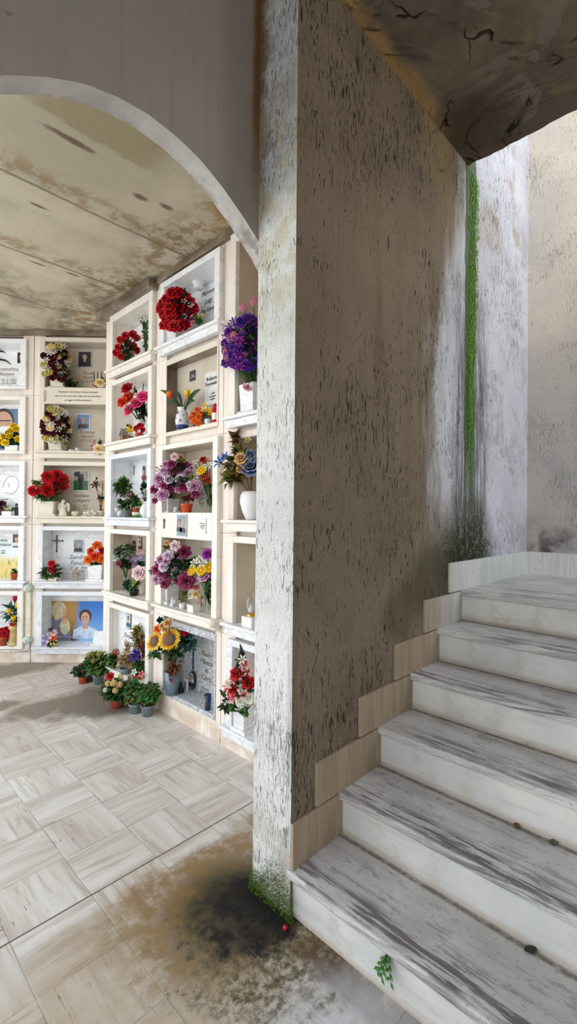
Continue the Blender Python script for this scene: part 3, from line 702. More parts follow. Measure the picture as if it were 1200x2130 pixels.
def pack(cx, cy, rx, ry, n, seed, dmin):
    rd = random.Random(seed); out = []; tries = 0
    while len(out) < n and tries < 6000:
        tries += 1; u, v = rd.uniform(-1, 1), rd.uniform(-1, 1)
        if u*u+v*v > 1: continue
        x, y = cx+u*rx, cy+v*ry
        if all(math.hypot(x-a, y-b) > dmin for a, b, _ in out): out.append((x, y, -.045*math.sqrt(max(0, 1-u*u-v*v))))
    return out

# ------------------------------------------------------------------ niches
DN = .165; HO = .302; FO = .357; YF = -.034
BPANEL = {}
def niche(W, c, z, label, fm, pm=None, openings=((0, .487),), zt=.527, frame=True, sill=True, sm=None, name='grave_niche', knob=False, lm=None, deep=DN):
    root = empty(name, W.P(c, 0, z), W.rz, label, 'niche')
    m = MB(); yf = YF if frame else -.006
    fo = FO if frame else .318
    m.box(-fo, -HO, yf, -.001, 0, zt); m.box(HO, fo, yf, -.001, 0, zt)
    zs = [0]+[q for op in openings for q in op]+[zt]
    for k in range(0, len(zs), 2):
        if zs[k+1]-zs[k] > .004: m.box(-HO, HO, yf, -.001, zs[k], zs[k+1])
    m.build('frame', fm, root, (0, 0, 0), .004)
    l = MB()
    for a, b in openings:
        l.box(-HO-.007, -HO, 0, deep, a, b); l.box(HO, HO+.007, 0, deep, a, b); l.box(-HO, HO, 0, deep, b, b+.008)
        if a > .01: l.box(-HO, HO, 0, deep, a-.008, a)
    l.build('reveal', lm or fm, root)
    b = MB()
    for a, e in openings: b.box(-HO, HO, deep, deep+.015, a, e)
    bp = b.build('back_panel', pm or fm, root)
    s = MB(); s.box(-HO, HO, 0, deep, -.018, 0)
    if sill: s.box(-.388, .388, -.066, -.001, -.02, -.0005); s.box(-.362, .362, -.046, -.001, -.07, -.0205)
    else: s.box(-fo, fo, yf, -.001, -.03, -.0005)
    s.build('sill', sm or fm, root, (0, 0, 0), .004)
    BPANEL[root.name] = bp
    return root, W, c, z, deep
def txt(N, body, px, py, size, mat=None, y=None, shear=.3, name='lettering', lead=1.0):
    root, W, c, z, deep = N; y = deep if y is None else y; a, zz = W.at(px, py, y)
    cu = bpy.data.curves.new('lettering', 'FONT'); cu.body = body; cu.size = size*(.66 if size > .03 else .8); cu.align_x = 'CENTER'; cu.align_y = 'CENTER'; cu.shear = shear; cu.extrude = .0006; cu.space_line = lead
    cu.resolution_u = 2; cu.materials.append(mat or M_ink)
    o = link(name, cu, BPANEL[root.name] if y >= deep-.01 else root, (a-c, y-.0012, zz-z)); o.rotation_euler = (PI/2, 0, 0); return o
M_ink = plain('engraved_grey_lettering', (84, 78, 74), .6); M_inkb = plain('dark_lettering', (40, 40, 44), .5); M_inkl = plain('faint_lettering', (140, 128, 112), .6); M_bronze = plain('bronze_lettering', (126, 96, 60), .4, .2, 30, .5); M_inkw = plain('pale_violet_lettering', (176, 180, 220), .5); M_blueink = plain('blue_grey_lettering', (84, 96, 132), .5)
M_iron = plain('dark_blue_iron', (40, 44, 66), .45); M_steel = plain('blue_steel', (70, 98, 122), .35, .1, 20, .5)
SK = plain('photo_skin', (206, 160, 132), .4); HR = plain('photo_dark_hair', (54, 42, 38), .4); HG = plain('photo_grey_hair', (170, 166, 160), .4)
def pic(name, c): return plain(name, c, .3, .15, 30)
BGS = dict(dark=pic('photo_dark_ground', (58, 48, 58)), blue=pic('photo_blue_ground', (116, 146, 190)), grey=pic('photo_grey_ground', (134, 150, 160)), pale=pic('photo_pale_ground', (206, 212, 214)), green=pic('photo_lawn', (58, 108, 72)), brown=pic('photo_brown_ground', (104, 62, 36)), white=pic('photo_white_ground', (224, 226, 228)), sky=pic('photo_bright_sky', (220, 224, 206)))
CL_ = dict(dark=pic('photo_dark_suit', (40, 40, 48)), white=pic('photo_white_shirt', (222, 226, 236)), blue=pic('photo_blue_jersey', (56, 96, 140)), teal=pic('photo_teal_jacket', (40, 66, 78)), red=pic('photo_red_dress', (150, 40, 50)), brown=pic('photo_brown_coat', (96, 60, 44)), lilac=pic('photo_lilac_robe', (150, 150, 180)))
M_gilt = plain('gilt_frame', (176, 160, 120), .35, .15, 30, .5); M_silver = plain('silver_frame', (190, 194, 200), .3, .1, 20, .6)
def bust(m, cx, cz, s, y, mats, cloth, skin, hair, grow=1.0):
    # head and shoulders printed on the plate, s = head half-height; every layer half a millimetre proud
    m.poly([(cx-1.9*s, cz-3.2*s), (cx+1.9*s, cz-3.2*s), (cx+1.75*s, cz-1.9*s), (cx+.6*s, cz-1.35*s), (cx-.6*s, cz-1.35*s), (cx-1.75*s, cz-1.9*s)], y-.0005, y, cloth)
    m.poly([(cx-.38*s, cz-1.7*s), (cx+.38*s, cz-1.7*s), (cx+.36*s, cz-.6*s), (cx-.36*s, cz-.6*s)], y-.0009, y, skin)
    m.oval(cx, cz+.2*s*grow, .92*s*grow, 1.05*s*grow, y-.0012, y, hair); m.oval(cx, cz-.1*s, .68*s, .92*s, y-.0017, y, skin)
    for e in (-.27, .27): m.oval(cx+e*s, cz+.08*s, .13*s, .06*s, y-.002, y, hair, 8)
    m.oval(cx, cz-.52*s, .24*s, .06*s, y-.002, y, cloth, 8)
def portrait(N, px, py, hw, hh, S, bg='dark', cloth='dark', hair=HR, frame=M_gilt, oval=False, y=None, two_=False, name='portrait_photo', full=False, head=.3):
    root, W, c, z, deep = N; y = deep if y is None else y; a, zz = W.at(px, py, y); w, h = hw/S, hh/S; m = MB(); mats = [frame, BGS[bg], SK, hair, CL_[cloth], CL_['dark'], HG]
    F = MB()
    if oval: F.oval(0, 0, w, h, -.012, 0, 0, 26); m.oval(0, 0, w*.78, h*.8, -.013, -.011, 1, 26)
    else: F.box(-w, w, -.008, 0, -h, h, 0); m.box(-w*.88, w*.88, -.0088, -.007, -h*.9, h*.9, 1)
    yf = -.013 if oval else -.0088; s = h*head
    if full:        # standing figure in dark clothes on grass
        m.box(-w*.88, w*.88, yf-.0003, yf, 0, h*.9, 6); m.oval(-w*.35, h*.62, w*.5, h*.25, yf-.0004, yf, 5, 12)
        m.poly([(-.3*w, .62*h), (.3*w, .62*h), (.36*w, 0), (.2*w, 0), (.16*w, -.85*h), (.02*w, -.85*h), (0, -.1*h), (-.04*w, -.85*h), (-.2*w, -.85*h), (-.2*w, 0), (-.36*w, 0)], yf-.0009, yf, 4)
        m.oval(.02*w, .72*h, .13*w, .11*h, yf-.0013, yf, 2)
    elif two_:
        bust(m, -w*.34, h*.25, s*.8, yf, mats, 4, 2, 3); bust(m, w*.28, h*.2, s*.85, yf, mats, 5, 2, 6)
    else: bust(m, 0, h*.22, s, yf, mats, 4, 2, 3)
    fo = F.build(name, frame, root, (a-c, y-.0005, zz-z), .001); m.build('print', mats, fo); return fo
def cross(N, px, py, hh, S, mat, y=None, bud=0, t=.1, name='cross', up=.45, arm=.5):
    root, W, c, z, deep = N; y = deep if y is None else y; a, zz = W.at(px, py, y); h = hh/S; m = MB(); t *= h
    m.box(-t/2, t/2, -.008, 0, -h, h); m.box(-h*arm, h*arm, -.008, 0, h*up-t/2, h*up+t/2)
    if bud:
        for (x, zc) in ((0, h), (0, -h), (-h*arm, h*up), (h*arm, h*up)): m.box(x-t*1.3, x+t*1.3, -.009, 0, zc-t*.5, zc+t*.5) if x == 0 else m.box(x-t*.5, x+t*.5, -.009, 0, zc-t*1.3, zc+t*1.3)
        for k in range(12):
            w1, w2 = 2*PI*k/12, 2*PI*(k+1)/12; r = h*.28; m.tube([(r*math.cos(w1), -.004, h*up+r*math.sin(w1)), (r*math.cos(w2), -.004, h*up+r*math.sin(w2))], t*.25, 5)
    return m.build(name, mat, root, (a-c, y-.0005, zz-z), .0008)
def plate(N, px, py, hw, hh, S, mat, y=None, t=.006, name='plaque', lines=0, ink=None):
    root, W, c, z, deep = N; y = deep if y is None else y; a, zz = W.at(px, py, y); w, h = hw/S, hh/S
    return MB().box(-w, w, -t, 0, -h, h).build(name, mat, root, (a-c, y-.0005, zz-z), .001)
def obj_on(col, name, label, cat, px, z, y, group=None):
    W = WR if col in 'ABC' else WL; a0 = W.at(px, 1065, y)[0]; return empty(name, W.P(a0, y, z), W.rz, label, cat, group)
def angel(root, h, mat, wings=True):
    m = MB(); m.lathe([(0, 0), (.24*h, 0), (.26*h, .08*h), (.19*h, .3*h), (.13*h, .52*h), (.15*h, .66*h), (.06*h, .76*h), (0, .77*h)], seg=14, sq=(1, .8))
    m.ball((0, -.02*h, .87*h), (.1*h, .1*h, .13*h), 10, 8); m.ball((0, .02*h, .9*h), (.115*h, .11*h, .12*h), 10, 8)
    for s in (-1, 1): m.tube([(s*.15*h, 0, .64*h), (s*.2*h, -.08*h, .5*h), (s*.03*h, -.17*h, .56*h)], [.05*h, .045*h, .03*h], 6)
    m.build('body', mat, root)
    if wings:
        for s in (-1, 1):
            w = MB(); w.poly([(s*.05*h, .6*h), (s*.16*h, .84*h), (s*.32*h, .78*h), (s*.38*h, .5*h), (s*.3*h, .24*h), (s*.18*h, .36*h)], .1*h, .15*h); w.build('wing', mat, root, (0, 0, 0), .002)
# ------------------------------------------------------------------ right wall, far column
Z1, Z2, Z3, Z4, Z5 = ZS
S = SCL['A']
N = niche(WR, CA, Z1, 'white marble niche with a tall lily spray, topmost of the far column under grey moulding', M_tr2, M_wm, openings=((0, .41),), zt=.47)
bouquet('A', 'red_carnation_bouquet', 'loose bunch of small red carnations with one cream rose in the topmost far niche', 'flowers', 258, Z1, .06, ('jar', 'pinkpot', 9, 22),
    [('carnation', 'red', x, y, 6.5, d) for x, y, d in ((250, 706, -.02), (261, 697, -.01), (276, 694, 0), (284, 702, .02), (246, 722, -.03), (265, 713, -.03), (241, 733, -.04), (251, 740, -.05), (277, 719, -.02), (283, 728, 0))] + [('rose', 'cream', 270, 738, 8, -.06), ('blossom', 'white', 262, 722, 5, -.04)],
    [('dark', 264, 725, 18, 24, 60, 9, .3, 0)])
r = bouquet('A', 'lily_spray', 'tall slender spray of white lilies and blue-green eucalyptus standing in the topmost far niche', 'flowers', 301, Z1, .11, ('pot', 'black', 8, 7),
    [('lily', 'white', 297, 629, 10, -.02), ('lily', 'white', 305, 640, 9, 0), ('lily', 'white', 303, 668, 8, -.03), ('blossom', 'yellow', 294, 652, 5, -.02)], [('blue', 302, 690, 8, 38, 46, 8, .42, 0), ('teal', 297, 662, 4, 8, 8, 9, .4, 0)], M_stem)
N = niche(WR, CA, Z2, 'white marble niche with red and pink roses above a little toy house', M_tr2, M_wm)
bouquet('A', 'rose_and_peony_bouquet', 'big red-orange roses and bright pink peonies in a fluted white vase', 'flowers', 290, Z2, .07, ('tall', 'white', 11, 44),
    [('rose', 'red', 264, 807, 11, -.02), ('rose', 'redorange', 266, 828, 13, -.04), ('rose', 'redorange', 254, 836, 10, -.02), ('peony', 'pink', 269, 853, 12, -.06), ('peony', 'pink', 285, 838, 11, -.05), ('peony', 'pink', 297, 825, 11, -.04), ('blossom', 'white', 283, 820, 5, 0), ('carnation', 'cream', 298, 790, 7, .03)],
    [('dark', 295, 855, 10, 16, 40, 14, .35, -.02), ('black', 281, 811, 3, 6, 5, 9, .3, 0)])
o = obj_on('A', 'toy_house', 'tiny grey-roofed wooden house ornament on a white block', 'ornament', 255, Z2+.012, .0)
m = MB(); m.box(-.022, .022, -.02, .02, 0, .045); m.build('house_body', plain('ornament_wood', (150, 118, 88), .8), o, (0, 0, 0), .001)
m = MB(); m.poly([(-.032, .04), (-.03, .05), (0, .098), (.03, .05), (.032, .04), (0, .086)], -.026, .026); m.build('roof', plain('ornament_roof', (164, 158, 156), .8), o)
o = tag(MB().box(-.045, .03, -.035, .03, 0, .012).build('marble_block', M_wm, None, WR.P(WR.at(252, 1065, 0)[0], 0, Z2), .002), 'thin white marble block under the toy house', 'block'); o.rotation_euler = (0, 0, WR.rz)
bouquet('A', 'yellow_flower_basket', 'small wicker basket of yellow flowers between the toy house and the red posy', 'flowers', 269, Z2, .0, ('cup', 'brownpot', 8, 10), [('blossom', 'yellow', 267, 893, 5, -.01), ('blossom', 'yellow', 273, 897, 5, -.02), ('blossom', 'yellow', 271, 886, 4, 0), ('blossom', 'white', 275, 903, 4, -.03)], [('brown', 269, 891, 9, 8, 18, 7, .35, 0)])
bouquet('A', 'red_posy', 'low red flower posy in a red pot at the foot of the white vase', 'flowers', 288, Z2, .0, ('pot', POT['terra'], 9, 9), [('carnation', 'red', 283, 890, 6, -.01), ('carnation', 'red', 291, 885, 6, 0), ('carnation', 'red', 289, 895, 6, -.03), ('rose', 'red', 296, 894, 5, -.02), ('blossom', 'white', 289, 897, 3, -.05)], [('dark', 289, 893, 9, 7, 14, 7, .35, 0)])
N = niche(WR, CA, Z3, 'blue-white marble niche full of small potted plants, at eye height in the far column', M_gm, M_wm)
cross(N, 279.5, 978, 12, S, M_inkl, up=.5, arm=.33, t=.1)
portrait(N, 301, 985, 6, 17, S, 'dark', 'red', HR, M_silver)
def potted(col, name, label, px, z, y, pot, fol, blooms=(), group=None): return bouquet(col, name, label, 'potted plant', px, z, y, pot, blooms, fol, None, group)
potted('A', 'leafy_plant', 'bushy small-leaved green plant standing highest among the pots in the blue-white niche', 256, Z3, .11, ('pot', 'grey', 9, 30), [('green', 256, 1014, 24, 19, 170, 9, .42, 0)])
potted('A', 'spiky_plant', 'spiky light green plant in a pale grey pot, front of the blue-white niche', 264, Z3, .03, ('pot', 'grey', 8, 15), [('green', 258, 1049, 14, 10, 50, 13, .2, 0), ('yellowg', 262, 1053, 9, 7, 14, 9, .25, -.01)])
potted('A', 'kalanchoe', 'small plant with one crimson bloom in the middle of the blue-white niche', 275, Z3, .1, ('pot', 'terra', 8, 16), [('green', 275, 1040, 14, 9, 44, 9, .45, 0)], [('rose', 'rosep', 267, 1030, 6, -.03), ('blossom', 'crimson', 275, 1028, 4, -.02)])
potted('A', 'jade_plant', 'compact green succulent in a terracotta pot set in a green striped tub', 283, Z3+.045, .02, ('pot', 'terra', 8, 9), [('bright', 284, 1046, 10, 7, 40, 7, .5, 0), ('yellowg', 287, 1042, 7, 4, 14, 6, .5, -.01)])
o = obj_on('A', 'striped_tub', 'little white tub with a green base under the succulent', 'tub', 283, Z3, .02); vessel(o, 'bucket', two('striped_tub_glaze', (70, 160, 84), (240, 226, 206), .02), .034, .044, name='tub_body')
o = obj_on('A', 'heart_ornament', 'round white china ornament by the right edge of the blue-white niche', 'ornament', 303, Z3, .03); MB().lathe([(0, 0), (.02, 0), (.042, .03), (.046, .06), (.03, .1), (.012, .115), (0, .12)], seg=16).build('body', POT['white'], o); MB().lathe([(.012, .115), (.02, .125), (.014, .128), (0, .126)], seg=12).build('neck', POT['white'], o)
bouquet('A', 'white_blossom_sprig', 'white blossoms with dark ivy leaves behind the white china ornament', 'flowers', 301, Z3, .12, ('cup', 'white', 5, 14), [('blossom', 'white', 297, 1024, 5, 0), ('blossom', 'white', 302, 1020, 5, -.01), ('blossom', 'white', 299, 1035, 5, 0), ('blossom', 'white', 304, 1030, 5, .0)], [('dark', 300, 1012, 8, 5, 8, 12, .5, 0)])
for px, py, rr, lb in ((237, 1069, 6, 'black-spotted white china ball lying lowest at the left of the blue-white niche'), (243, 1060, 6, 'black-spotted white china ball resting on top of two others'), (250, 1068, 7, 'largest black-spotted china ball, touching the pale grey pot')):
    a, z = WR.at(px, py, .015); o = tag(MB().ball((0, 0, 0), rr/S, 14, 10).build('china_ball', M_spot, None, WR.P(a, .015, max(z, Z3+rr/S))), lb, 'ornament', 'spotted china balls')
N = niche(WR, CA, Z4, 'cream stone niche with a glass vase, a wooden egg and two framed pictures', M_tr2, M_bg, lm=M_br)
portrait(N, 280, 1135, 7, 12, S, 'brown', 'brown', HR, plain('dark_wood_frame', (92, 56, 32), .4), True); portrait(N, 293, 1132, 6, 15, S, 'pale', 'brown', HR, plain('dark_wood_frame', (92, 56, 32), .4))
bouquet('A', 'glass_vase_bouquet', 'grey-green leaves, a pale pink rose and dark red buds in a clear glass vase', 'flowers', 263, Z4, .08, ('vase', 'glass', 8, 32), [('rose', 'pale', 265, 1158, 10, -.05), ('rose', 'pale', 274, 1152, 6, -.03), ('rose', 'purple', 247, 1172, 5, -.04), ('rose', 'purple', 253, 1174, 5, -.05), ('rose', 'wine', 268, 1176, 7, -.05)],
    [('grey', 252, 1148, 20, 13, 120, 8, .5, -.02), ('grey', 268, 1142, 14, 9, 60, 8, .5, 0), ('dark', 258, 1170, 16, 10, 36, 9, .35, 0), ('mint', 241, 1160, 9, 7, 12, 7, .4, -.02)])
bouquet('A', 'lilac_hydrangea_bouquet', 'lilac hydrangea heads and a large pale pink rose in a cream vase', 'flowers', 295, Z4, .06, ('jar', 'cream', 9, 46), [('floret_cluster', 'lavender', 283, 1163, 10, -.02), ('floret_cluster', 'palelil', 281, 1177, 8, -.03), ('floret_cluster', 'pale', 296, 1150, 9, 0), ('floret_cluster', 'lavender', 294, 1160, 8, -.02), ('peony', 'pale', 289, 1192, 12, -.06), ('blossom', 'lavender', 277, 1168, 5, -.02)], [('teal', 293, 1174, 7, 9, 16, 11, .4, -.01)])
o = obj_on('A', 'wooden_egg', 'pale wooden egg standing at the back of the cream stone niche', 'ornament', 257, Z4, .09); MB().ball((0, 0, .042), (.026, .026, .042), 16, 12).build('egg', plain('turned_wood', (202, 164, 106), .5), o)
potted('A', 'trailing_succulent', 'blue-green trailing succulent in a black-green pot, front of the cream stone niche', 280, Z4, .0, ('pot', 'black', 10, 12), [('teal', 270, 1217, 14, 11, 60, 7, .5, 0), ('green', 280, 1218, 10, 9, 34, 8, .45, -.01), ('yellowg', 285, 1207, 5, 8, 8, 13, .3, 0)])
N = niche(WR, CA, Z5, 'white bottom niche crowded with dried plants below a portrait in blue jersey', M_tr2, M_wm, deep=.05)
portrait(N, 269, 1291, 10, 17, S, 'pale', 'blue', HR, plain('green_frame', (84, 116, 104), .4))
txt(N, 'Donato\nStoppa', 268, 1330, .08)
potted('A', 'dried_conifer', 'dried brown-green conifer tallest in the bottom white niche', 288, Z5, .005, ('pot', 'dark', 10, 22), [('brown', 286, 1330, 12, 24, 80, 12, .16, 0), ('olive', 285, 1318, 9, 16, 40, 12, .16, -.01), ('red', 298, 1350, 5, 16, 26, 10, .2, 0)])
potted('A', 'orange_kalanchoe', 'green plant with an orange-brown bloom at the left of the bottom white niche', 238, Z5, -.02, ('pot', 'terra', 9, 14), [('green', 236, 1373, 12, 12, 40, 11, .4, 0)], [('floret_cluster', 'rust', 241, 1357, 8, -.02)])
potted('A', 'withered_plant', 'withered tan plant in a shallow grey bowl on the white sill', 265, Z5, -.03, ('cup', 'grey', 13, 11), [('tan', 259, 1374, 15, 10, 36, 12, .3, 0), ('tan', 265, 1356, 5, 18, 18, 12, .25, 0), ('brown', 266, 1370, 10, 10, 16, 12, .25, 0)])
bouquet('A', 'violet_artificial_flower', 'deep violet cloth flower leaning on the dried conifer', 'flowers', 283, Z5, -.03, ('cup', 'dark', 5, 18), [('lily', 'indigo', 283, 1362, 10, -.03), ('blossom', 'violet', 278, 1368, 7, -.03)], [('violet', 286, 1360, 7, 7, 8, 10, .35, 0)])
potted('A', 'geranium', 'small green plant in a coral pot at the right end of the white sill', 290, Z5, -.03, ('pot', 'orange', 9, 10), [('green', 288, 1384, 12, 14, 60, 8, .45, 0)], [('blossom', 'coral', 294, 1402, 5, -.04), ('blossom', 'white', 279, 1398, 5, -.04)])

# ------------------------------------------------------------------ right wall, middle column
S = SCL['B']
N = niche(WR, CB, Z1, 'grey-veined marble niche with a heap of deep red roses', M_wm, M_gm, openings=((0, .43),), zt=.472)
txt(N, 'Mannoni\nLuigi\nDe Vivoli', 433, 626, .072, M_inkb, lead=1.35)
root, W_, c_, z_, d_ = N
m = MB(); m.lathe([(.0, -.05), (.03, -.048), (.036, -.03), (.03, -.012), (.045, -.01), (.045, 0), (0, 0)], seg=18); a_, zz_ = WR.at(413, 573, .10); m.build('lamp', POT['white'], root, (a_-CB, .10, .43))
pk = pack(367, 643, 34, 37, 34, 5, 9.5)
bouquet('B', 'red_rose_bouquet', 'heaped bouquet of deep red roses and pale buds in a square marble holder', 'flowers', 366, Z1, .05, ('block', 'marble', 22, 44),
    [('rose' if i % 6 else 'carnation', 'red' if i % 3 else 'crimson', x, y, 11, d*1.3) for i, (x, y, d) in enumerate(pk)] + [('blossom', 'pale', x, y, 5, -.075) for x, y in ((351, 634), (383, 626), (368, 642), (340, 662), (352, 661), (366, 656), (397, 634), (372, 607), (384, 658))] + [('rose', 'red', 340, 676, 9, -.05), ('rose', 'red', 368, 670, 10, -.07)], [('black', 370, 640, 38, 38, 70, 11, .35, .0)])
bouquet('B', 'pink_flower_posy', 'small pink and yellow-green posy lying on the sill beside the red roses', 'flowers', 412, Z1, .0, None, [('rose', 'magenta', 398, 664, 5, -.02), ('rose', 'rosep', 401, 671, 5, -.03), ('blossom', 'bud', 407, 661, 4, -.01), ('blossom', 'bud', 418, 658, 6, -.01), ('blossom', 'pale', 399, 657, 4, 0)], [('bright', 413, 668, 10, 4, 18, 11, .35, -.02), ('dark', 408, 664, 9, 5, 10, 9, .3, 0)], False)
o = obj_on('B', 'votive_candle', 'short red glass votive at the right end of the veined marble sill', 'candle', 441, Z1, .0); vessel(o, 'bucket', glass('red_glass', (.55, .01, .02)), .017, .034, name='glass_cup'); MB().lathe([(0, 0), (.0125, 0), (.0125, .024), (0, .024)], seg=14).build('wax', plain('red_wax', (190, 14, 26), .4), o, (0, 0, .003))
N = niche(WR, CB, Z2, 'older niche with dark stained sides, tulips and two pasted notices', M_cr, M_bg, frame=False, sill=False, lm=M_dk, deep=.085)
plate(N, 401, 782, 10, 11, S, BGS['dark'], name='dark_plaque'); txt(N, 'Ti amo\nper sempre', 401, 782, .016, M_wm, y=.085-.0075, shear=0)
plate(N, 441, 808, 22, 34, S, BGS['white'], name='paper_notice'); txt(N, 'Roberto\nFioravanti', 441, 792, .058, M_inkb, y=.085-.0075, shear=0, lead=.9); txt(N, 'n. 1944\nuna preghiera\nla famiglia', 442, 824, .018, M_inkb, y=.085-.0075, shear=0, lead=1.3)
rt = bouquet('B', 'tulip_vase', 'orange and yellow tulips with broad leaves in a blue and white china jar', 'flowers', 377, Z2, .01, ('jar', 'china', 15, 47), [('tulip', 'orange', 354, 824, 9, -.03), ('tulip', 'yellow', 389, 822, 9.5, -.03)], [], None)
lv = MB()
for tx, ty, wv in ((331, 811, .018), (363, 812, .018), (416, 809, .021), (347, 838, .014), (404, 834, .018)):
    a, z = WR.at(tx, ty, -.03); b0 = Vector((0, 0, .125)); tip = Vector((a-WR.at(377, 1065, .01)[0], -.04, z-Z2)); d = tip-b0
    def P(u, t, d=d, b0=b0, wv=wv): 
        s_ = (u-.5)*2; sd = d.cross(Vector((0, 1, 0))).normalized(); return b0+d*t+Vector((0, 0, .035*math.sin(t*PI)))+sd*s_*wv*math.sin(PI*min(1, .12+.86*t))+Vector((0, .008*abs(s_), 0))
    lv.grid(P, 2, 6)
lv.build('leaves', LEAF['dark'], rt)
bouquet('B', 'orange_marigolds', 'bunch of bright orange marigolds beside the blue and white jar', 'flowers', 407, Z2, .03, ('pot', 'black', 8, 13), [('carnation', 'orange', x, y, 5.6, d) for x, y, d in ((401, 861, -.02), (411, 852, -.01), (398, 869, -.04), (414, 866, -.03), (411, 879, -.05), (405, 875, -.05), (419, 859, 0))], [('dark', 408, 870, 13, 12, 40, 8, .35, 0)])
bouquet('B', 'yellow_flower_pot', 'small yellow flowers in a white cup between marigolds and red candle', 'flowers', 430, Z2, .03, ('cup', 'white', 7, 12), [('blossom', 'cream', 424, 851, 6, -.02), ('blossom', 'yellow', 433, 853, 5, -.03), ('blossom', 'yellow', 427, 843, 5, 0), ('blossom', 'orange', 420, 848, 5, 0), ('blossom', 'yellow', 437, 860, 4, -.02)], [('dark', 429, 866, 9, 12, 40, 8, .3, 0)])
o = obj_on('B', 'grave_candle', 'red grave candle with a white label in the stained niche', 'candle', 447, Z2, .02); MB().lathe([(0, 0), (.026, 0), (.026, .09), (0, .09)], seg=18).build('candle_body', two('red_white_candle', (214, 30, 40), (214, 30, 40), .05), o); MB().lathe([(.0265, .018), (.0265, .062)], seg=18).build('label', POT['white'], o); MB().lathe([(.022, .09), (.022, .11), (.01, .125), (0, .126)], seg=14).build('lid', plain('red_wax', (190, 14, 26), .4), o)
N = niche(WR, CB, Z4, 'tall cream double niche with purple roses above and below a couple portrait', M_tr2, M_bg, lm=M_bg, openings=((0, .487), (.668, 1.12)), zt=1.155, name='double_grave_niche')
MB().box(-.302, .302, 0, DN, .65, .667).build('upper_shelf', M_tr2, N[0])
[MB().ball((.37, -.06, -.02), (.03, .034, .03), 14, 10).build('sill_knob', M_cr, ch) for ch in N[0].children if ch.name.startswith('sill')]
yb = YF-.0005
cross(N, 342, 1089, 11, S, M_ink, y=yb, up=.5, arm=.4, t=.13)
portrait(N, 379, 1093, 18.5, 24, S, 'grey', 'teal', HR, M_silver, y=yb, two_=True)
plate(N, 421, 1094, 13, 15, S, M_wm, y=yb); txt(N, 'Il vostro amore\nci accompagna\nogni giorno\ncon noi', 421, 1094, .0125, M_ink, y=yb-.0068, shear=.2, lead=1.2)
txt(N, 'Francesco', 433, 959, .05, M_inkl); txt(N, 'Teresa', 424, 1141, .055, M_inkl)
ZU = Z4+.667
bouquet('B', 'purple_rose_bouquet', 'large bouquet of purple and lilac roses in the upper half of the double niche', 'flowers', 353, ZU, .05, ('block', 'marble', 17, 32),
    [('rose', 'purple', 357, 965, 8, -.02), ('rose', 'purple', 381, 969, 10, -.04), ('rose', 'purple', 360, 981, 8, -.05), ('rose', 'purple', 352, 1015, 11, -.08), ('rose', 'purple', 381, 1011, 11, -.08), ('rose', 'purple', 321, 1018, 9, -.08), ('rose', 'purple', 322, 1041, 6, -.08),
     ('peony', 'lilac', 332, 996, 12, -.07), ('peony', 'palelil', 351, 996, 9, -.07), ('peony', 'palelil', 376, 996, 10, -.07), ('rose', 'pale', 372, 982, 7, -.06), ('peony', 'lilac', 339, 1029, 11, -.09), ('peony', 'lilac', 405, 1012, 12, -.05), ('rose', 'lilac', 391, 984, 9, -.04), ('rose', 'pale', 363, 950, 7, 0), ('rose', 'tan', 377, 951, 5, 0), ('rose', 'lilac', 346, 966, 8, -.02), ('rose', 'palelil', 394, 1008, 6, -.08), ('rose', 'lilac', 341, 980, 8, -.04), ('rose', 'purple', 406, 1026, 9, -.05), ('rose', 'lilac', 364, 1003, 7, -.07), ('rose', 'lilac', 329, 1008, 7, -.08), ('rose', 'purple', 341, 1010, 7, -.07), ('rose', 'lilac', 328, 1030, 6, -.08), ('rose', 'palelil', 342, 986, 6, -.06), ('rose', 'lilac', 371, 1018, 7, -.07), ('rose', 'purple', 396, 970, 6, -.02), ('blossom', 'bud', 383, 958, 4, 0)],
    [('dark', 365, 990, 36, 28, 70, 12, .35, .01), ('olive', 366, 957, 16, 12, 16, 12, .4, .02), ('teal', 364, 1008, 6, 5, 5, 14, .5, -.06), ('grey', 337, 975, 18, 12, 12, 9, .3, -.01), ('yellowg', 399, 993, 7, 6, 8, 9, .4, -.05)])
bouquet('B', 'red_leaf_pot', 'small orange pot with a reddish leafy plant in the upper half of the double niche', 'potted plant', 388, ZU, .0, ('pot', 'orange', 13, 19), [], [('red', 390, 1036, 14, 7, 40, 10, .3, 0)])
o = obj_on('B', 'white_rosette', 'little white china rosette leaning on the marble flower holder', 'ornament', 364, ZU, .0); l_ = link('rosette', bloom_mesh('rose', (POT['white'],)), o, (0, 0, .022)); l_.scale = [.02]*3; orient(l_, (0, -1, .2))
bouquet('B', 'long_stem_spray', 'upright spray of white lilies, yellow and dark red flowers right in the upper opening', 'flowers', 436, ZU, .07, ('tall', 'glass', 6, 26), [('lily', 'white', 405, 967, 9, -.02), ('lily', 'white', 435, 970, 9, 0), ('lily', 'white', 413, 990, 9, -.03), ('daisy', 'yellow', 420, 979, 9, -.04), ('rose', 'crimson', 422, 956, 7, 0), ('daisy', 'rust', 427, 990, 9, -.03), ('lily', 'rust', 429, 962, 8, 0), ('daisy', 'rust', 431, 1000, 8, -.02), ('lily', 'cream', 413, 963, 7, 0)], [('green', 436, 1032, 5, 26, 40, 12, .2, 0), ('dark', 432, 1010, 7, 14, 24, 11, .3, 0), ('mint', 419, 1036, 9, 24, 90, 7, .3, .03)])
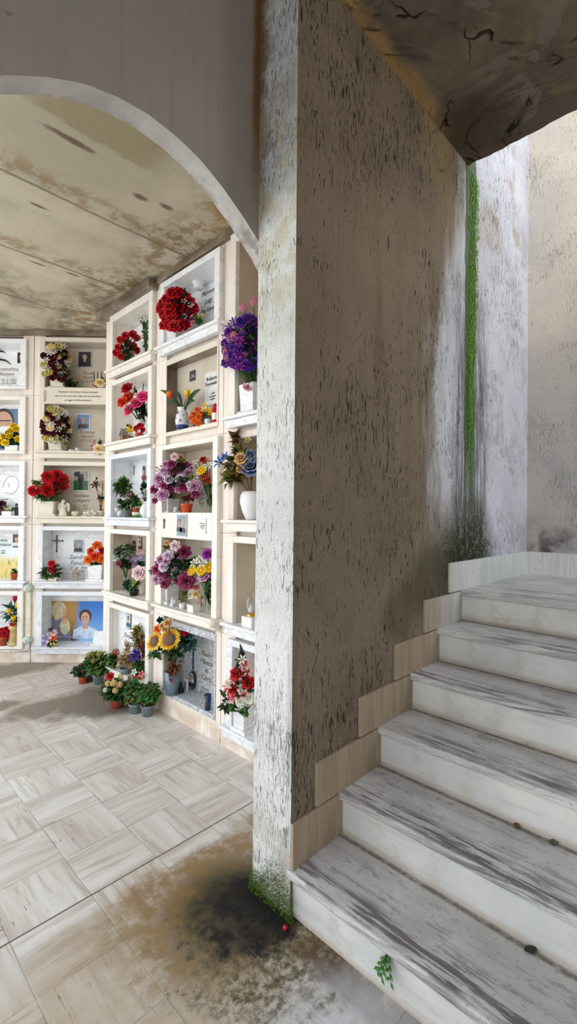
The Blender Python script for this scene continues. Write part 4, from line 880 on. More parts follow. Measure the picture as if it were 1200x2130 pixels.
bouquet('B', 'mauve_rose_bouquet', 'large bouquet of purple and mauve roses in the lower half of the double niche', 'flowers', 353, Z4, .05, ('block', 'marble', 18, 44),
    [('rose', 'purple', 384, 1148, 12, -.04), ('rose', 'purple', 363, 1165, 11, -.06), ('rose', 'palelil', 350, 1156, 10, -.06), ('rose', 'pale', 364, 1135, 9, -.01), ('rose', 'lilac', 335, 1164, 9, -.05), ('peony', 'palelil', 340, 1179, 9, -.07), ('rose', 'purple', 327, 1184, 10, -.07), ('rose', 'lilac', 359, 1179, 8, -.07), ('rose', 'purple', 349, 1197, 11, -.08), ('daisy', 'palelil', 368, 1191, 10, -.08), ('peony', 'lilac', 327, 1205, 10, -.08), ('rose', 'purple', 343, 1214, 9, -.08), ('peony', 'purple', 388, 1208, 15, -.08), ('rose', 'lilac', 385, 1191, 9, -.05), ('rose', 'tan', 347, 1129, 5, 0), ('rose', 'purple', 331, 1172, 8, -.06), ('rose', 'palelil', 374, 1178, 6, -.05), ('rose', 'lilac', 376, 1158, 7, -.03), ('rose', 'purple', 337, 1193, 8, -.07), ('rose', 'lilac', 336, 1205, 7, -.07), ('rose', 'palelil', 357, 1205, 7, -.07), ('rose', 'purple', 370, 1207, 8, -.07), ('rose', 'lilac', 346, 1168, 7, -.05), ('rose', 'palelil', 322, 1195, 5, -.07)],
    [('dark', 360, 1180, 36, 32, 80, 12, .35, .01), ('green', 393, 1168, 13, 12, 12, 16, .5, -.03), ('olive', 348, 1142, 8, 12, 12, 11, .4, .01), ('grey', 318, 1190, 7, 10, 12, 9, .3, -.05)])
o = obj_on('B', 'small_angel', 'tiny white kneeling angel in front of the mauve rose holder', 'figurine', 360, Z4, -.01); angel(o, .062, POT['white'])
bouquet('B', 'moss_cup', 'white cup with a tuft of moss beside the little white box', 'potted plant', 381, Z4, -.01, ('cup', 'white', 7, 12), [], [('olive', 384, 1236, 8, 10, 40, 7, .35, .02)])
o = obj_on('B', 'marble_box', 'small square cream marble box on the lower shelf of the double niche', 'box', 405, Z4, -.01); MB().box(-.034, .034, -.03, .03, 0, .042).build('box_body', M_tr2, o, (0, 0, 0), .002); MB().box(-.037, .037, -.033, .033, .042, .05).build('lid', M_tr2, o, (0, 0, 0), .001)
bouquet('B', 'silver_rose', 'faded white and red cloth roses lying behind the marble box', 'flowers', 407, Z4, .05, None, [('peony', 'white', 398, 1236, 9, 0), ('rose', 'coral', 408, 1222, 6, .01), ('rose', 'cream', 408, 1236, 8, 0)], [('mint', 403, 1236, 12, 8, 22, 9, .4, .01)], False)
o = obj_on('B', 'glass_dish', 'round pinkish glass dish standing on edge behind the marble box', 'dish', 418, Z4, .1); l_ = MB().lathe([(0, 0), (.045, .004), (.05, .014), (.046, .016), (.04, .009), (0, .006)], seg=24).build('dish_body', glass('pink_glass', (.9, .68, .62)), o, (0, 0, .05)); l_.rotation_euler = (PI/2-.15, 0, 0)
bouquet('B', 'daffodil_bunch', 'yellow and white daffodils with purple blooms in a slim glass vase', 'flowers', 433, Z4, .02, ('tall', 'glass', 6, 44), [('daisy', 'yellow', 400, 1187, 9, -.04), ('daisy', 'yellow', 419, 1187, 9, -.04), ('daisy', 'yellow', 436, 1181, 9, 0), ('lily', 'white', 406, 1172, 9, -.02), ('lily', 'white', 424, 1172, 9, -.02), ('lily', 'white', 416, 1163, 7, 0), ('peony', 'magenta', 432, 1152, 10, 0), ('peony', 'lilac', 423, 1198, 10, -.03), ('lily', 'magenta', 436, 1197, 7, 0)], [('bright', 434, 1228, 5, 24, 34, 13, .2, 0), ('dark', 428, 1205, 9, 9, 20, 11, .35, 0)])
N = niche(WR, CB, Z5, 'grey granite bottom niche with sunflowers and an oval portrait', M_gr, M_gr, openings=((0, .475),), zt=.522, sill=False, frame=False)
txt(N, 'Paolo\nMantia\nin\nCurzi', 429, 1386, .082, M_bronze, lead=1.05); txt(N, '16.2.1928\n27.10.1999', 426, 1437, .03, M_ink)
cross(N, 402.5, 1362, 33, S, M_steel, up=.42, arm=.3, t=.1)
portrait(N, 401.5, 1414, 10, 20, S, 'white', 'dark', HR, plain('black_oval_frame', (40, 42, 46), .4), True, y=DN-.012)
bouquet('B', 'sunflower_bouquet', 'two big sunflowers with tan and red roses in a grey zinc vase', 'flowers', 362, Z5, .0, ('bucket', 'zinc', 17, 50),
    [('sunflower', 'sun', 353, 1330, 24, -.07), ('sunflower', 'sun', 321, 1334, 21, -.05), ('rose', 'tan', 338, 1302, 7, -.02), ('rose', 'tan', 349, 1296, 8, 0), ('rose', 'orange', 328, 1308, 8, -.02), ('rose', 'crimson', 383, 1313, 9, .02), ('rose', 'tan', 343, 1308, 6, -.03)],
    [('teal', 388, 1330, 15, 18, 40, 18, .4, .03), ('teal', 330, 1293, 5, 6, 5, 14, .45, 0), ('dark', 355, 1350, 34, 16, 50, 16, .3, .02), ('brown', 362, 1380, 14, 26, 60, 16, .14, 0), ('red', 355, 1400, 4, 14, 14, 12, .3, -.05), ('green', 318, 1358, 14, 4, 8, 18, .3, -.04)], M_dry)
o = obj_on('B', 'photo_frame', 'small white standing photo frame beside the oval portrait', 'photo frame', 389, Z5, .1); MB().box(-.026, .026, 0, .008, 0, .085).build('frame', M_wm, o, (0, 0, 0), .002); MB().box(-.016, .016, -.001, .002, .012, .07).build('photo', BGS['grey'], o)
o = obj_on('B', 'fir_ornament', 'tiny green fir figure in front of the white photo frame', 'ornament', 380, Z5, .06); MB().lathe([(0, 0), (.024, .0), (.024, .012), (.006, .016), (.026, .02), (.014, .045), (.018, .048), (0, .085)], seg=12).build('figure', LEAF['dark'], o)
o = obj_on('B', 'blue_votive', 'blue glass votive with a gold motif at the right end of the granite niche', 'candle', 436, Z5, .02); vessel(o, 'bucket', plain('blue_enamel', (44, 66, 104), .25), .024, .1, name='cup'); MB().ball((0, -.022, .05), (.008, .004, .026), 8, 8).build('motif', M_gilt, o)

# ------------------------------------------------------------------ right wall, near column
S = SCL['C']
N = niche(WR, CC, Z2, 'double-height niche with a violet bouquet, tallest opening of the near column', M_tr2, M_br, lm=M_br, openings=((0, 1.06),), zt=1.12, name='tall_grave_niche', sm=M_wm)
pk = pack(508, 712, 40, 54, 46, 9, 9)+pack(484, 738, 18, 32, 9, 19, 10)
cs = ['violet', 'violet', 'violet', 'magenta', 'violet', 'indigo']
bouquet('C', 'violet_bouquet', 'dense bouquet of violet and magenta flowers in a white marble holder', 'flowers', 524, Z2, .04, ('block', 'marble', 23, 66), [('carnation' if i % 3 else 'lily', cs[i % 6], x, y, 9.5, d-.02) for i, (x, y, d) in enumerate(pk)] + [('floret_cluster', 'rosep', x, y, 9, d) for x, y, d in ((506, 640, 0), (528, 628, 0), (480, 706, -.06), (471, 730, -.07), (474, 745, -.07), (487, 698, -.05), (509, 738, -.07))],
    [('green', 520, 720, 20, 30, 36, 14, .4, -.01), ('dark', 508, 720, 36, 50, 90, 13, .35, 0), ('olive', 492, 735, 12, 14, 12, 12, .45, -.06), ('olive', 463, 754, 5, 5, 4, 12, .45, -.06)])
o = bouquet('C', 'hanging_pink_carnation', 'single pink carnation hanging head down on its stem before the white holder', 'flowers', 514, Z2+.06, -.05, None, [('carnation', 'rosep', 513, 806, 8, 0)], [('dark', 515, 795, 3, 4, 4, 6, .4, 0)], M_stem, rim=(.02, 0, .13))
for ch in o.children:
    if ch.name.startswith('carnation'): orient(ch, (-.2, -.5, -.9))
N = niche(WR, CC, Z3, 'pinkish marble niche with blue cloth flowers in a white egg-shaped vase', M_pk, M_br, sm=M_tr2, lm=M_br)
bouquet('C', 'blue_cloth_bouquet', 'blue and tan cloth flowers with autumn leaves in a white heart-shaped vase', 'flowers', 523, Z3, .01, ('heart', 'white', 25, 60), [('lily', 'blue', 459, 962, 13, -.08), ('blossom', 'blue', 467, 950, 9, -.07), ('peony', 'slate', 523, 972, 18, -.04), ('peony', 'tan', 501, 953, 12, -.05), ('rose', 'slate', 520, 945, 10, -.02), ('rose', 'tan', 500, 975, 8, -.06), ('blossom', 'bud', 515, 915, 6, 0)],
    [('brown', 489, 915, 6, 14, 8, 26, .35, -.03), ('olive', 485, 965, 18, 16, 26, 20, .35, -.04), ('olive', 480, 995, 16, 12, 16, 24, .45, -.05), ('brown', 500, 985, 18, 18, 30, 16, .35, -.02), ('olive', 497, 938, 14, 14, 22, 16, .35, -.02)], M_dry)
N = niche(WR, CC, Z4, 'plain empty cream niche with only an electric candle, near column', M_tr2, M_bg, sm=M_wm, lm=M_bg)
o = obj_on('C', 'electric_candle', 'white square base with gilt ring and clear flame-shaped lamp', 'lamp', 524, Z4, .0); MB().box(-.045, .045, -.035, .035, 0, .06).build('base', M_wm, o, (0, 0, 0), .002); MB().lathe([(.026, .06), (.024, .075), (.012, .082), (0, .083)], seg=16).build('socket', plain('brass', (200, 160, 80), .3, .1, 20, .8), o); MB().lathe([(.012, .08), (.03, .11), (.026, .15), (.008, .19), (0, .2)], seg=18).build('flame_bulb', POT['glass'], o); MB().lathe([(.008, .082), (.014, .1), (.006, .125), (0, .13)], seg=12).build('inner_bulb', POT['white'], o)
N = niche(WR, CC, Z5, 'white bottom niche with red roses and pink lilies, lowest of the near column', M_wm, M_pk, sm=M_wm)
bouquet('C', 'red_rose_and_lily_spray', 'trailing spray of red roses and pink lilies with dark leaves in a white square vase', 'flowers', 512, Z5, .0, ('block', 'marble', 19, 56), [('rose', 'red', 491, 1401, 11, -.05), ('rose', 'red', 486, 1433, 13, -.08), ('rose', 'red', 516, 1421, 12, -.04), ('lily', 'coral', 511, 1382, 11, -.02), ('lily', 'coral', 516, 1396, 9, -.04), ('lily', 'coral', 486, 1414, 9, -.06), ('lily', 'coral', 474, 1429, 10, -.07), ('lily', 'coral', 484, 1451, 11, -.09), ('lily', 'coral', 508, 1444, 9, -.07), ('carnation', 'white', 504, 1431, 10, -.06), ('carnation', 'white', 500, 1460, 9, -.08), ('carnation', 'white', 518, 1452, 9, -.05), ('carnation', 'white', 475, 1422, 7, -.05), ('lily', 'white', 505, 1372, 8, 0)],
    [('black', 502, 1372, 14, 22, 9, 26, .14, .04), ('dark', 504, 1425, 22, 34, 50, 12, .3, .02), ('dark', 470, 1460, 12, 24, 18, 16, .28, -.09), ('green', 498, 1474, 18, 12, 20, 16, .28, -.09)])
o = obj_on('C', 'inscribed_tablet', 'small white inscribed marble tablet standing behind the white square vase', 'plaque', 520, Z5, .12); MB().box(-.06, .06, 0, .012, 0, .16).build('tablet', M_gm, o, (0, 0, 0), .002)
cu = bpy.data.curves.new('lettering', 'FONT'); cu.body = 'Ai nostri cari\nsempre nel cuore\ni figli'; cu.size = .017; cu.align_x = 'CENTER'; cu.extrude = .0004; cu.materials.append(M_ink); t_ = link('lettering', cu, o, (0, -.001, .1)); t_.rotation_euler = (PI/2, 0, 0)
# ------------------------------------------------------------------ left wall, full column
S = SCL['M']
N = niche(WL, CM, Z2, 'cream double niche with two matching white and burgundy bouquets either side of an inscribed band', M_cr, M_bg, lm=M_bg, openings=((0, .455), (.617, 1.06)), zt=1.1, name='double_grave_niche')
MB().box(-.302, .302, 0, DN, .6, .616).build('upper_shelf', M_cr, N[0])
txt(N, 'Pensiamo a voi ancora, finestra incantata\ntutto cio che vive resta nella vita che ricordiamo\nun raggio di felice primavera', 162, 824, .0285, M_ink, y=yb, lead=1.75)
root = N[0]; a_, zz_ = WL.at(94, 824, yb); m = MB()
for s_ in (-1, 1): m.tube([(s_*.005, -.002, -.05), (s_*-.012, -.002, -.015), (s_*.012, -.002, .02), (0, -.002, .055)], .0018, 5)
m.build('rose_engraving', M_inkl, root, (a_-CM, yb, zz_-Z2))
portrait(N, 177, 748, 15, 18, S, 'dark', 'dark', HG, M_silver); portrait(N, 174, 878, 15, 18, S, 'blue', 'brown', HG, M_silver)
txt(N, 'Renato\nMandoli\n12.3.1929', 184, 785, .058, M_inkl, lead=1.1); txt(N, 'Romanna\nMandoli\n4.7.1933', 181, 908, .06, M_inkl, lead=1.1)
ZM = Z2+.617
def mixed(cx, cy, label, z, seed, vb):
    pk = pack(cx, cy, 27, 38, 36, seed, 7.5); cs = ['white', 'wine', 'bud', 'white', 'wine', 'cream', 'wine']; ks = ['lily', 'carnation', 'daisy', 'carnation', 'rose', 'daisy', 'peony']
    return bouquet('M', 'white_and_burgundy_bouquet', label, 'flowers', vb, z, .05, ('block', M_cr, 15, 24), [(ks[i % 7], cs[i % 7], x, y, 7, d*1.2) for i, (x, y, d) in enumerate(pk)] + [('daisy', 'bud', cx-24, cy+26, 6, -.04), ('daisy', 'bud', cx+4, cy-32, 6, 0), ('daisy', 'bud', cx+18, cy+30, 6, -.04)], [('black', cx, cy, 27, 38, 90, 9, .35, 0), ('dark', cx+16, cy+26, 16, 12, 30, 10, .3, 0)])
mixed(117, 752, 'white, yellow and burgundy bouquet in the topmost full niche of the far wall', ZM, 21, 120)
mixed(117, 884, 'white, yellow and burgundy bouquet in the opening below the inscribed band', Z2, 33, 118)
bouquet('M', 'dark_sprig', 'low dark green sprig lying beside the upper bouquet', 'flowers', 150, ZM, .04, None, [('blossom', 'bud', 152, 792, 3, -.01)], [('dark', 150, 797, 16, 7, 46, 10, .3, 0), ('grey', 147, 794, 7, 5, 10, 8, .35, -.01)], False)
o = obj_on('M', 'incense_holder', 'dark three-stemmed candle holder beside the upper cream rose', 'candle holder', 200, ZM, .08)
m = MB(); [m.tube([(x*.3, 0, .02), (x, 0, .08), (x*1.3, 0, .19)], .004, 6) for x in (-.03, .0, .03)]; m.build('stems', plain('dark_bronze', (56, 50, 46), .4, .2, 30, .6), o); MB().lathe([(0, 0), (.03, 0), (.026, .012), (.008, .022), (0, .022)], seg=14).build('base', plain('dark_bronze', (56, 50, 46), .4, .2, 30, .6), o)
bouquet('M', 'cream_rose', 'single cream rose with a dark leaf hanging over the inscribed band', 'flowers', 208, ZM, .0, ('cup', 'white', 5, 8), [('peony', 'cream', 208, 796, 9, -.04), ('blossom', 'tan', 194, 800, 5, -.01)], [('dark', 215, 792, 4, 5, 5, 11, .4, -.02)])
bouquet('M', 'pale_rose', 'pale rose with tan leaves at the right of the lower opening', 'flowers', 206, Z2, .0, ('cup', 'cream', 5, 7), [('peony', 'cream', 205, 934, 9, -.05), ('blossom', 'pale', 199, 928, 5, -.02)], [('tan', 206, 944, 7, 8, 12, 9, .3, -.05), ('dark', 207, 918, 5, 5, 6, 9, .35, 0)])
o = obj_on('M', 'red_and_white_figurine', 'slender figurine in red and white left of the pale rose', 'figurine', 193, Z2, .06); angel(o, .13, plain('red_white_figure', (196, 150, 146), .5, .4, 40), False)
o = obj_on('M', 'white_cup', 'small patterned white cup standing in the middle of the lower shelf', 'cup', 160, Z2, .0); vessel(o, 'cup', M_spot, .024, .036, name='cup_body'); MB().tube([(.02, 0, .03), (.038, 0, .028), (.036, 0, .012), (.018, 0, .01)], .003, 6).build('handle', POT['white'], o)
o = obj_on('M', 'white_saucer', 'flat white dish lying left of the patterned cup', 'dish', 148, Z2, .0); MB().lathe([(0, 0), (.022, 0), (.036, .016), (.032, .016), (.02, .005), (0, .005)], seg=18).build('dish_body', POT['white'], o)
N = niche(WL, CM, Z3, 'cream niche with red carnations and a photo of a standing man on grass', M_cr, M_bg, lm=M_bg)
portrait(N, 169, 1000, 18, 23, S, 'green', 'dark', HR, BGS['sky'], full=True)
txt(N, 'Emiliano\nCalogero', 169, 1036, .07, M_ink, lead=1.0); txt(N, '5 . 3 . 1963\n26 . 2 . 1981', 168, 1055, .044, M_inkl, lead=1.05)
bouquet('M', 'red_carnation_bouquet', 'six big red carnations leaning out of a square cream holder, left wall', 'flowers', 103, Z3, .02, ('block', M_cr, 15, 31), [('carnation', 'red', 101, 991, 12, -.04), ('carnation', 'crimson', 118, 987, 11, -.02), ('carnation', 'crimson', 130, 996, 11, 0), ('carnation', 'red', 127, 1007, 12, -.04), ('carnation', 'red', 100, 1018, 13, -.09), ('carnation', 'red', 69, 1020, 10, -.06)], [('green', 96, 1030, 26, 12, 60, 13, .3, -.02), ('dark', 112, 1010, 26, 20, 50, 14, .25, 0), ('olive', 77, 1004, 9, 8, 10, 12, .35, -.03)])
o = obj_on('M', 'angel_figurine', 'white seated angel figurine with raised wings beside the carnation holder', 'figurine', 131, Z3, .0); angel(o, .158, plain('antique_white_plaster', (232, 226, 212), .6))
o = obj_on('M', 'ceramic_shell', 'pale green ceramic shell in the middle of the carnation niche sill', 'ornament', 156, Z3, .0); MB().lathe([(0, 0), (.018, 0), (.034, .02), (.036, .036), (.024, .05), (.008, .046), (0, .04)], seg=18, sq=(1, .7)).build('shell_body', plain('celadon', (206, 214, 184), .3), o)
bouquet('M', 'white_porcelain_flowers', 'two white porcelain blossoms lying on the carnation niche sill', 'ornament', 185, Z3, .0, None, [('blossom', 'white', 179, 1070, 7, 0), ('blossom', 'white', 190, 1068, 7, 0)], [('mint', 185, 1073, 8, 3, 8, 7, .4, 0)], False)
bouquet('M', 'orchid', 'slender orchid with one dark bloom and white ones beside the grass photo', 'flowers', 210, Z3, .08, ('pot', 'cream', 8, 12), [('lily', 'wine', 199, 1011, 9, -.02), ('blossom', 'white', 207, 1022, 6, 0), ('blossom', 'cream', 212, 1046, 6, 0), ('blossom', 'pale', 214, 1000, 5, 0), ('blossom', 'rust', 210, 1062, 4, 0)], [('dark', 210, 1036, 5, 4, 6, 11, .4, 0), ('green', 199, 1000, 3, 8, 6, 10, .2, 0)], M_dry)
N = niche(WL, CM, Z4, 'white marble niche with a dark iron cross and an orange bouquet', M_gm, M_wm)
cross(N, 118.5, 1131, 17.5, S, M_iron, up=.36, arm=.72, t=.09, bud=1)
portrait(N, 163.5, 1136, 11, 15.5, S, 'grey', 'dark', HG, M_silver)
txt(N, 'Sandra\nFanelli', 162, 1165, .096, M_blueink, lead=.95); txt(N, '27 . 8 . 1947\n2 . 2014', 163, 1185, .05, M_blueink, lead=1.0)
bouquet('M', 'red_flower_box', 'low cream box of green leaves with red blooms under the iron cross', 'flowers', 108, Z4, .0, ('box', M_cr, 16, 9), [('carnation', 'red', 107, 1172, 6, .0), ('carnation', 'red', 107, 1185, 7, -.03), ('blossom', 'white', 103, 1190, 4, -.04), ('blossom', 'white', 114, 1190, 4, -.03), ('blossom', 'white', 108, 1193, 4, -.05)], [('green', 99, 1193, 15, 10, 50, 11, .3, -.01), ('dark', 112, 1188, 16, 14, 50, 12, .28, .01)])
o = obj_on('M', 'angel_statue', 'grey stone angel statue under the engraved name', 'figurine', 159, Z4, .05); angel(o, .115, plain('weathered_stone', (176, 166, 150), .7, .25, 40))
o = obj_on('M', 'small_stone_angel', 'smaller pale angel close to the white vase of orange flowers', 'figurine', 184, Z4, .08); angel(o, .1, plain('pale_stone', (206, 206, 204), .7, .1, 40))
bouquet('M', 'orange_rose_bouquet', 'orange and red roses in a square white vase, iron cross niche', 'flowers', 203, Z4, .02, ('block', 'marble', 15, 34), [('rose', 'orange', 202, 1134, 9, 0), ('rose', 'redorange', 190, 1146, 8, -.02), ('rose', 'redorange', 198, 1157, 10, -.05), ('rose', 'orange', 184, 1164, 9, -.05), ('rose', 'orange', 211, 1162, 9, -.03), ('rose', 'red', 210, 1145, 8, 0), ('blossom', 'pale', 200, 1147, 5, -.04)], [('dark', 198, 1160, 18, 14, 40, 10, .3, 0), ('grey', 195, 1176, 12, 6, 20, 9, .3, -.03)])
N = niche(WL, CM, Z5, 'white bottom niche lined with a painted panel of veiled figure and smiling woman', M_gm, M_wm)
a_, zz_ = WL.at(157, 1297, DN); W0_, H0_ = .285, .225
def panelmat():
    M = Mt('painted_panel', .3); x, y, z = M.xyz(M.co()); n = M.noise(M.co(), 9, 4)
    k = M.step(M.add(x, M.mul(M.add(n, -.5), .1)), -.02, .06); br = M.mix(M.step(M.add(z, M.mul(n, .2)), -.1, .2), srgb(84, 56, 40), srgb(176, 132, 62)); bl = M.mix(M.step(z, -.25, .2), srgb(150, 200, 240), srgb(50, 120, 205)); return M.base(M.mix(k, br, bl))
mats = [panelmat(), pic('veil_cream', (206, 196, 160)), pic('robe_grey_lilac', (130, 124, 146)), SK, HR, pic('blouse_white', (206, 220, 240)), pic('veil_shade', (120, 108, 96)), pic('sash', (206, 206, 170))]
m = MB(); m.box(-W0_, W0_, -.004, 0, -.24, H0_, 0); y = -.004
m.poly([(-.285, -.2), (-.04, -.2), (-.05, -.06), (-.09, .03), (-.16, .09), (-.26, .06), (-.285, .0)], y-.0006, y, 2)
m.oval(-.165, .135, .075, .085, y-.0012, y, 1, 24); m.poly([(-.24, .14), (-.17, .21), (-.1, .18), (-.13, .06), (-.2, .03)], y-.001, y, 1); m.oval(-.125, .115, .035, .05, y-.0018, y, 3, 20); m.oval(-.15, .125, .03, .06, y-.0022, y, 1, 18)
m.oval(-.1, -.03, .05, .08, y-.0024, y, 7, 22); m.oval(-.105, .03, .03, .032, y-.003, y, 3, 16)
m.build('painted_panel', mats, N[0], (a_-CM, DN-.0005, zz_-Z5)); 
m = MB(); bust(m, .1, .075, .066, y, mats, 5, 3, 4); m.build('woman_portrait', mats, N[0], (a_-CM, DN-.001, zz_-Z5-.012))
txt(N, 'Nina Mirandola', 140, 1324, .07, M_inkw, y=DN-.008)
bouquet('M', 'pastel_posy', 'small yellow, orange and lilac posy lying in front of the painted panel', 'flowers', 103, Z5, .0, None, [('lily', 'cream', 109, 1334, 8, -.02), ('daisy', 'orange', 109, 1325, 7, 0), ('rose', 'pale', 111, 1316, 6, .02), ('blossom', 'lavender', 96, 1327, 8, -.01), ('blossom', 'cream', 113, 1340, 6, -.03), ('blossom', 'wine', 105, 1310, 4, .02), ('blossom', 'lavender', 92, 1338, 6, -.03)], [('dark', 105, 1332, 12, 12, 36, 9, .3, 0)], False)
o = obj_on('M', 'white_book', 'open white marble book leaning at the right end of the painted niche', 'ornament', 208, Z5, .03); m = MB(); m.poly([(-.06, 0), (.09, 0), (.09, .13), (-.05, .13)], 0, .018); l_ = m.build('book_page', M_wm, o, (0, 0, 0), .003); l_.rotation_euler = (-.15, 0, 0); MB().box(-.075, .1, -.02, .035, 0, .014).build('stand', M_wm, o, (0, 0, 0), .002)

# ------------------------------------------------------------------ left wall, column cut by the picture edge
N = niche(WL, CL, Z1, 'white framed niche with a dark branch relief, topmost by the left edge', M_wm, M_wm, openings=((0, .415),), zt=.455, sill=False)
portrait(N, 44, 745, 8, 13, S, 'dark', 'dark', HR, M_tr2)
txt(N, 'Alessandrina\nMannoni', 12, 773, .074, M_inkl, lead=1.0); txt(N, '18 . 6 . 1922\n24 . 9 . 1998', 18, 794, .044, M_inkl)
root = N[0]; m = MB()
for p_ in (((-20, 742), (-5, 731), (5, 731), (12, 734)), ((-20, 756), (0, 748), (12, 750), (23, 758))):
    m.tube([((lambda q: (q[0]-CL, DN-.006, q[1]-Z1))(WL.at(x, y, DN))) for x, y in p_], [.007, .011, .009, .003], 6)
m.build('bronze_branch', plain('dark_bronze', (56, 50, 46), .4, .2, 30, .6), root)
o = obj_on('L', 'white_shell', 'white china shell in the corner of the dark branch niche', 'ornament', 40, Z1, .04); MB().lathe([(0, 0), (.03, 0), (.045, .04), (.02, .09), (.028, .12), (.01, .14), (0, .14)], seg=14, sq=(1, .5)).build('shell_body', POT['white'], o)
N = niche(WL, CL, Z2, 'niche with a blue photo panel and yellow roses by the left edge', M_tr2, M_wm, sill=False)
a_, zz_ = WL.at(2, 893, DN); m = MB(); mats = [BGS['blue'], pic('stripe_white', (236, 240, 246)), pic('stripe_peach', (240, 186, 150)), SK, HR, pic('slate_panel', (92, 116, 156)), CL_['dark']]
m.box(-.23, .165, -.004, 0, -.205, .205, 5); m.oval(.03, .09, .1, .12, -.0052, -.004, 4, 22); m.oval(.03, .06, .088, .12, -.006, -.004, 3, 22); m.box(-.06, .1, -.0065, -.004, .08, .092, 4); m.box(-.2, .09, -.0075, -.004, -.035, .03, 1); m.poly([(-.2, -.035), (.085, -.035), (.07, -.11), (-.2, -.12)], -.0078, -.004, 2)
m.build('photo_panel', mats, N[0], (a_-CL, DN-.0005, zz_-Z2))
bouquet('L', 'yellow_rose_bouquet', 'yellow roses with dark leaves in a white dish, blue photo niche', 'flowers', 26, Z2, .03, ('box', 'marble', 13, 12), [('rose', 'yellow', x, y, 7, d) for x, y, d in ((19, 907, -.02), (33, 892, 0), (11, 921, -.05), (38, 913, -.02), (29, 886, .02), (22, 896, 0), (1, 917, -.03), (7, 909, 0))], [('dark', 24, 912, 24, 16, 70, 10, .3, 0), ('teal', 3, 926, 10, 8, 14, 11, .35, 0)])
N = niche(WL, CL, Z3, 'white niche with an engraved oval face, level with the red carnations', M_wm, M_wm)
root = N[0]; m = MB(); cx, cz = WL.at(23, 1009, DN)
for k in range(22):
    w1, w2 = -2.2+k*.25, -2.2+(k+1)*.25; f_ = lambda w: (cx-CL+.075*math.cos(w)*(1+.12*math.sin(2*w)), DN-.001, cz-Z3+.09*math.sin(w)); m.tube([f_(w1), f_(w2)], .0022, 5)
m.tube([(cx-CL-.03, DN-.001, cz-Z3+.02), (cx-CL-.015, DN-.001, cz-Z3-.01), (cx-CL-.025, DN-.001, cz-Z3-.03)], .0018, 5); m.build('engraved_face', M_inkl, root)
txt(N, 'Luciana\nFerri', 8, 1041, .04, M_ink)
bouquet('L', 'dark_dried_flowers', 'dark dried flowers at the picture edge of the engraved niche', 'flowers', 2, Z3, .05, ('cup', 'dark', 7, 14), [('carnation', 'wine', 2, 1048, 8, 0), ('carnation', 'rust', -6, 1052, 7, 0)], [('brown', 2, 1054, 10, 10, 26, 9, .3, 0)])
bouquet('L', 'white_planter', 'small white planter with a grey sprig in the engraved niche', 'potted plant', 17, Z3, .02, ('box', 'marble', 10, 9), [('blossom', 'white', 19, 1058, 4, 0), ('blossom', 'tan', 17, 1061, 4, -.01)], [('grey', 18, 1058, 12, 8, 30, 8, .3, 0)])
o = obj_on('L', 'dark_statuette', 'dark standing statuette at the right of the engraved niche', 'figurine', 34, Z3, .08); angel(o, .12, plain('dark_stone', (74, 72, 78), .6), False)
N = niche(WL, CL, Z4, 'white niche backed by a pale landscape with yellow trees', M_wm, M_wm)
def land():
    M = Mt('landscape_panel', .35); x, y, z = M.xyz(M.co()); n = M.noise(M.co(), 14, 4, .7); tr = M.noise(M.comb(M.mul(x, 60), 0, M.mul(z, 10)), 1, 3, .6)
    c = M.mix(M.step(M.add(z, M.mul(n, .12)), .0, .12, 1, 0), srgb(226, 236, 240), srgb(230, 210, 130)); c = M.mix(M.mul(M.step(tr, .56, .64), M.step(z, .02, -.05)), c, srgb(168, 142, 74)); return M.base(c)
a_, zz_ = WL.at(0, 1160, DN); MB().box(-.22, .18, -.003, 0, -.225, .2).build('landscape_panel', land(), N[0], (a_-CL, DN-.0005, zz_-Z4))
portrait(N, 35, 1125, 8, 15, S, 'dark', 'white', HG, M_gilt, y=DN-.004)
txt(N, 'Anna\nMontano', 4, 1128, .075, M_ink, y=DN-.004, lead=.9); txt(N, '3 . 1931\n8 . 2007', 3, 1148, .036, M_ink, y=DN-.004)
bouquet('L', 'potted_cactus', 'little cactus in a terracotta pot before the yellow trees', 'potted plant', 31, Z4, .05, ('pot', 'terra', 7, 14), [], [('green', 31, 1191, 7, 7, 34, 9, .18, 0)])
N = niche(WL, CL, Z5, 'bottom niche by the left edge with tulips in a gilded vase', M_tr2, M_gm, sill=False)
txt(N, 'Pietro\nGrassi', 2, 1278, .06, M_inkl)
bouquet('L', 'tulip_bouquet', 'yellow and red tulips in a tall gilded vase, bottom left niche', 'flowers', 31, Z5, -.0, ('urn', 'gold', 10, 50), [('tulip', 'crimson', 31, 1248, 7, 0), ('tulip', 'yellow', 19, 1274, 7, -.04), ('tulip', 'yellow', 36, 1263, 7, -.01), ('tulip', 'yellow', 28, 1288, 7, -.06), ('rose', 'crimson', 26, 1297, 5, -.03)], [('teal', 26, 1275, 16, 20, 20, 18, .25, 0), ('wine' if 'wine' in LEAF else 'red', 35, 1292, 6, 8, 10, 9, .35, 0)])
bouquet('L', 'crimson_pot_plant', 'crimson-flowered plant in a terracotta pot left of the gilded vase', 'potted plant', 10, Z5, -.01, ('pot', 'terra', 9, 18), [('carnation', 'crimson', x, y, 6, d) for x, y, d in ((5, 1311, 0), (14, 1309, 0), (10, 1317, -.03), (19, 1314, 0), (2, 1318, -.02), (17, 1322, -.02))], [('green', 9, 1324, 12, 8, 40, 9, .35, 0)])
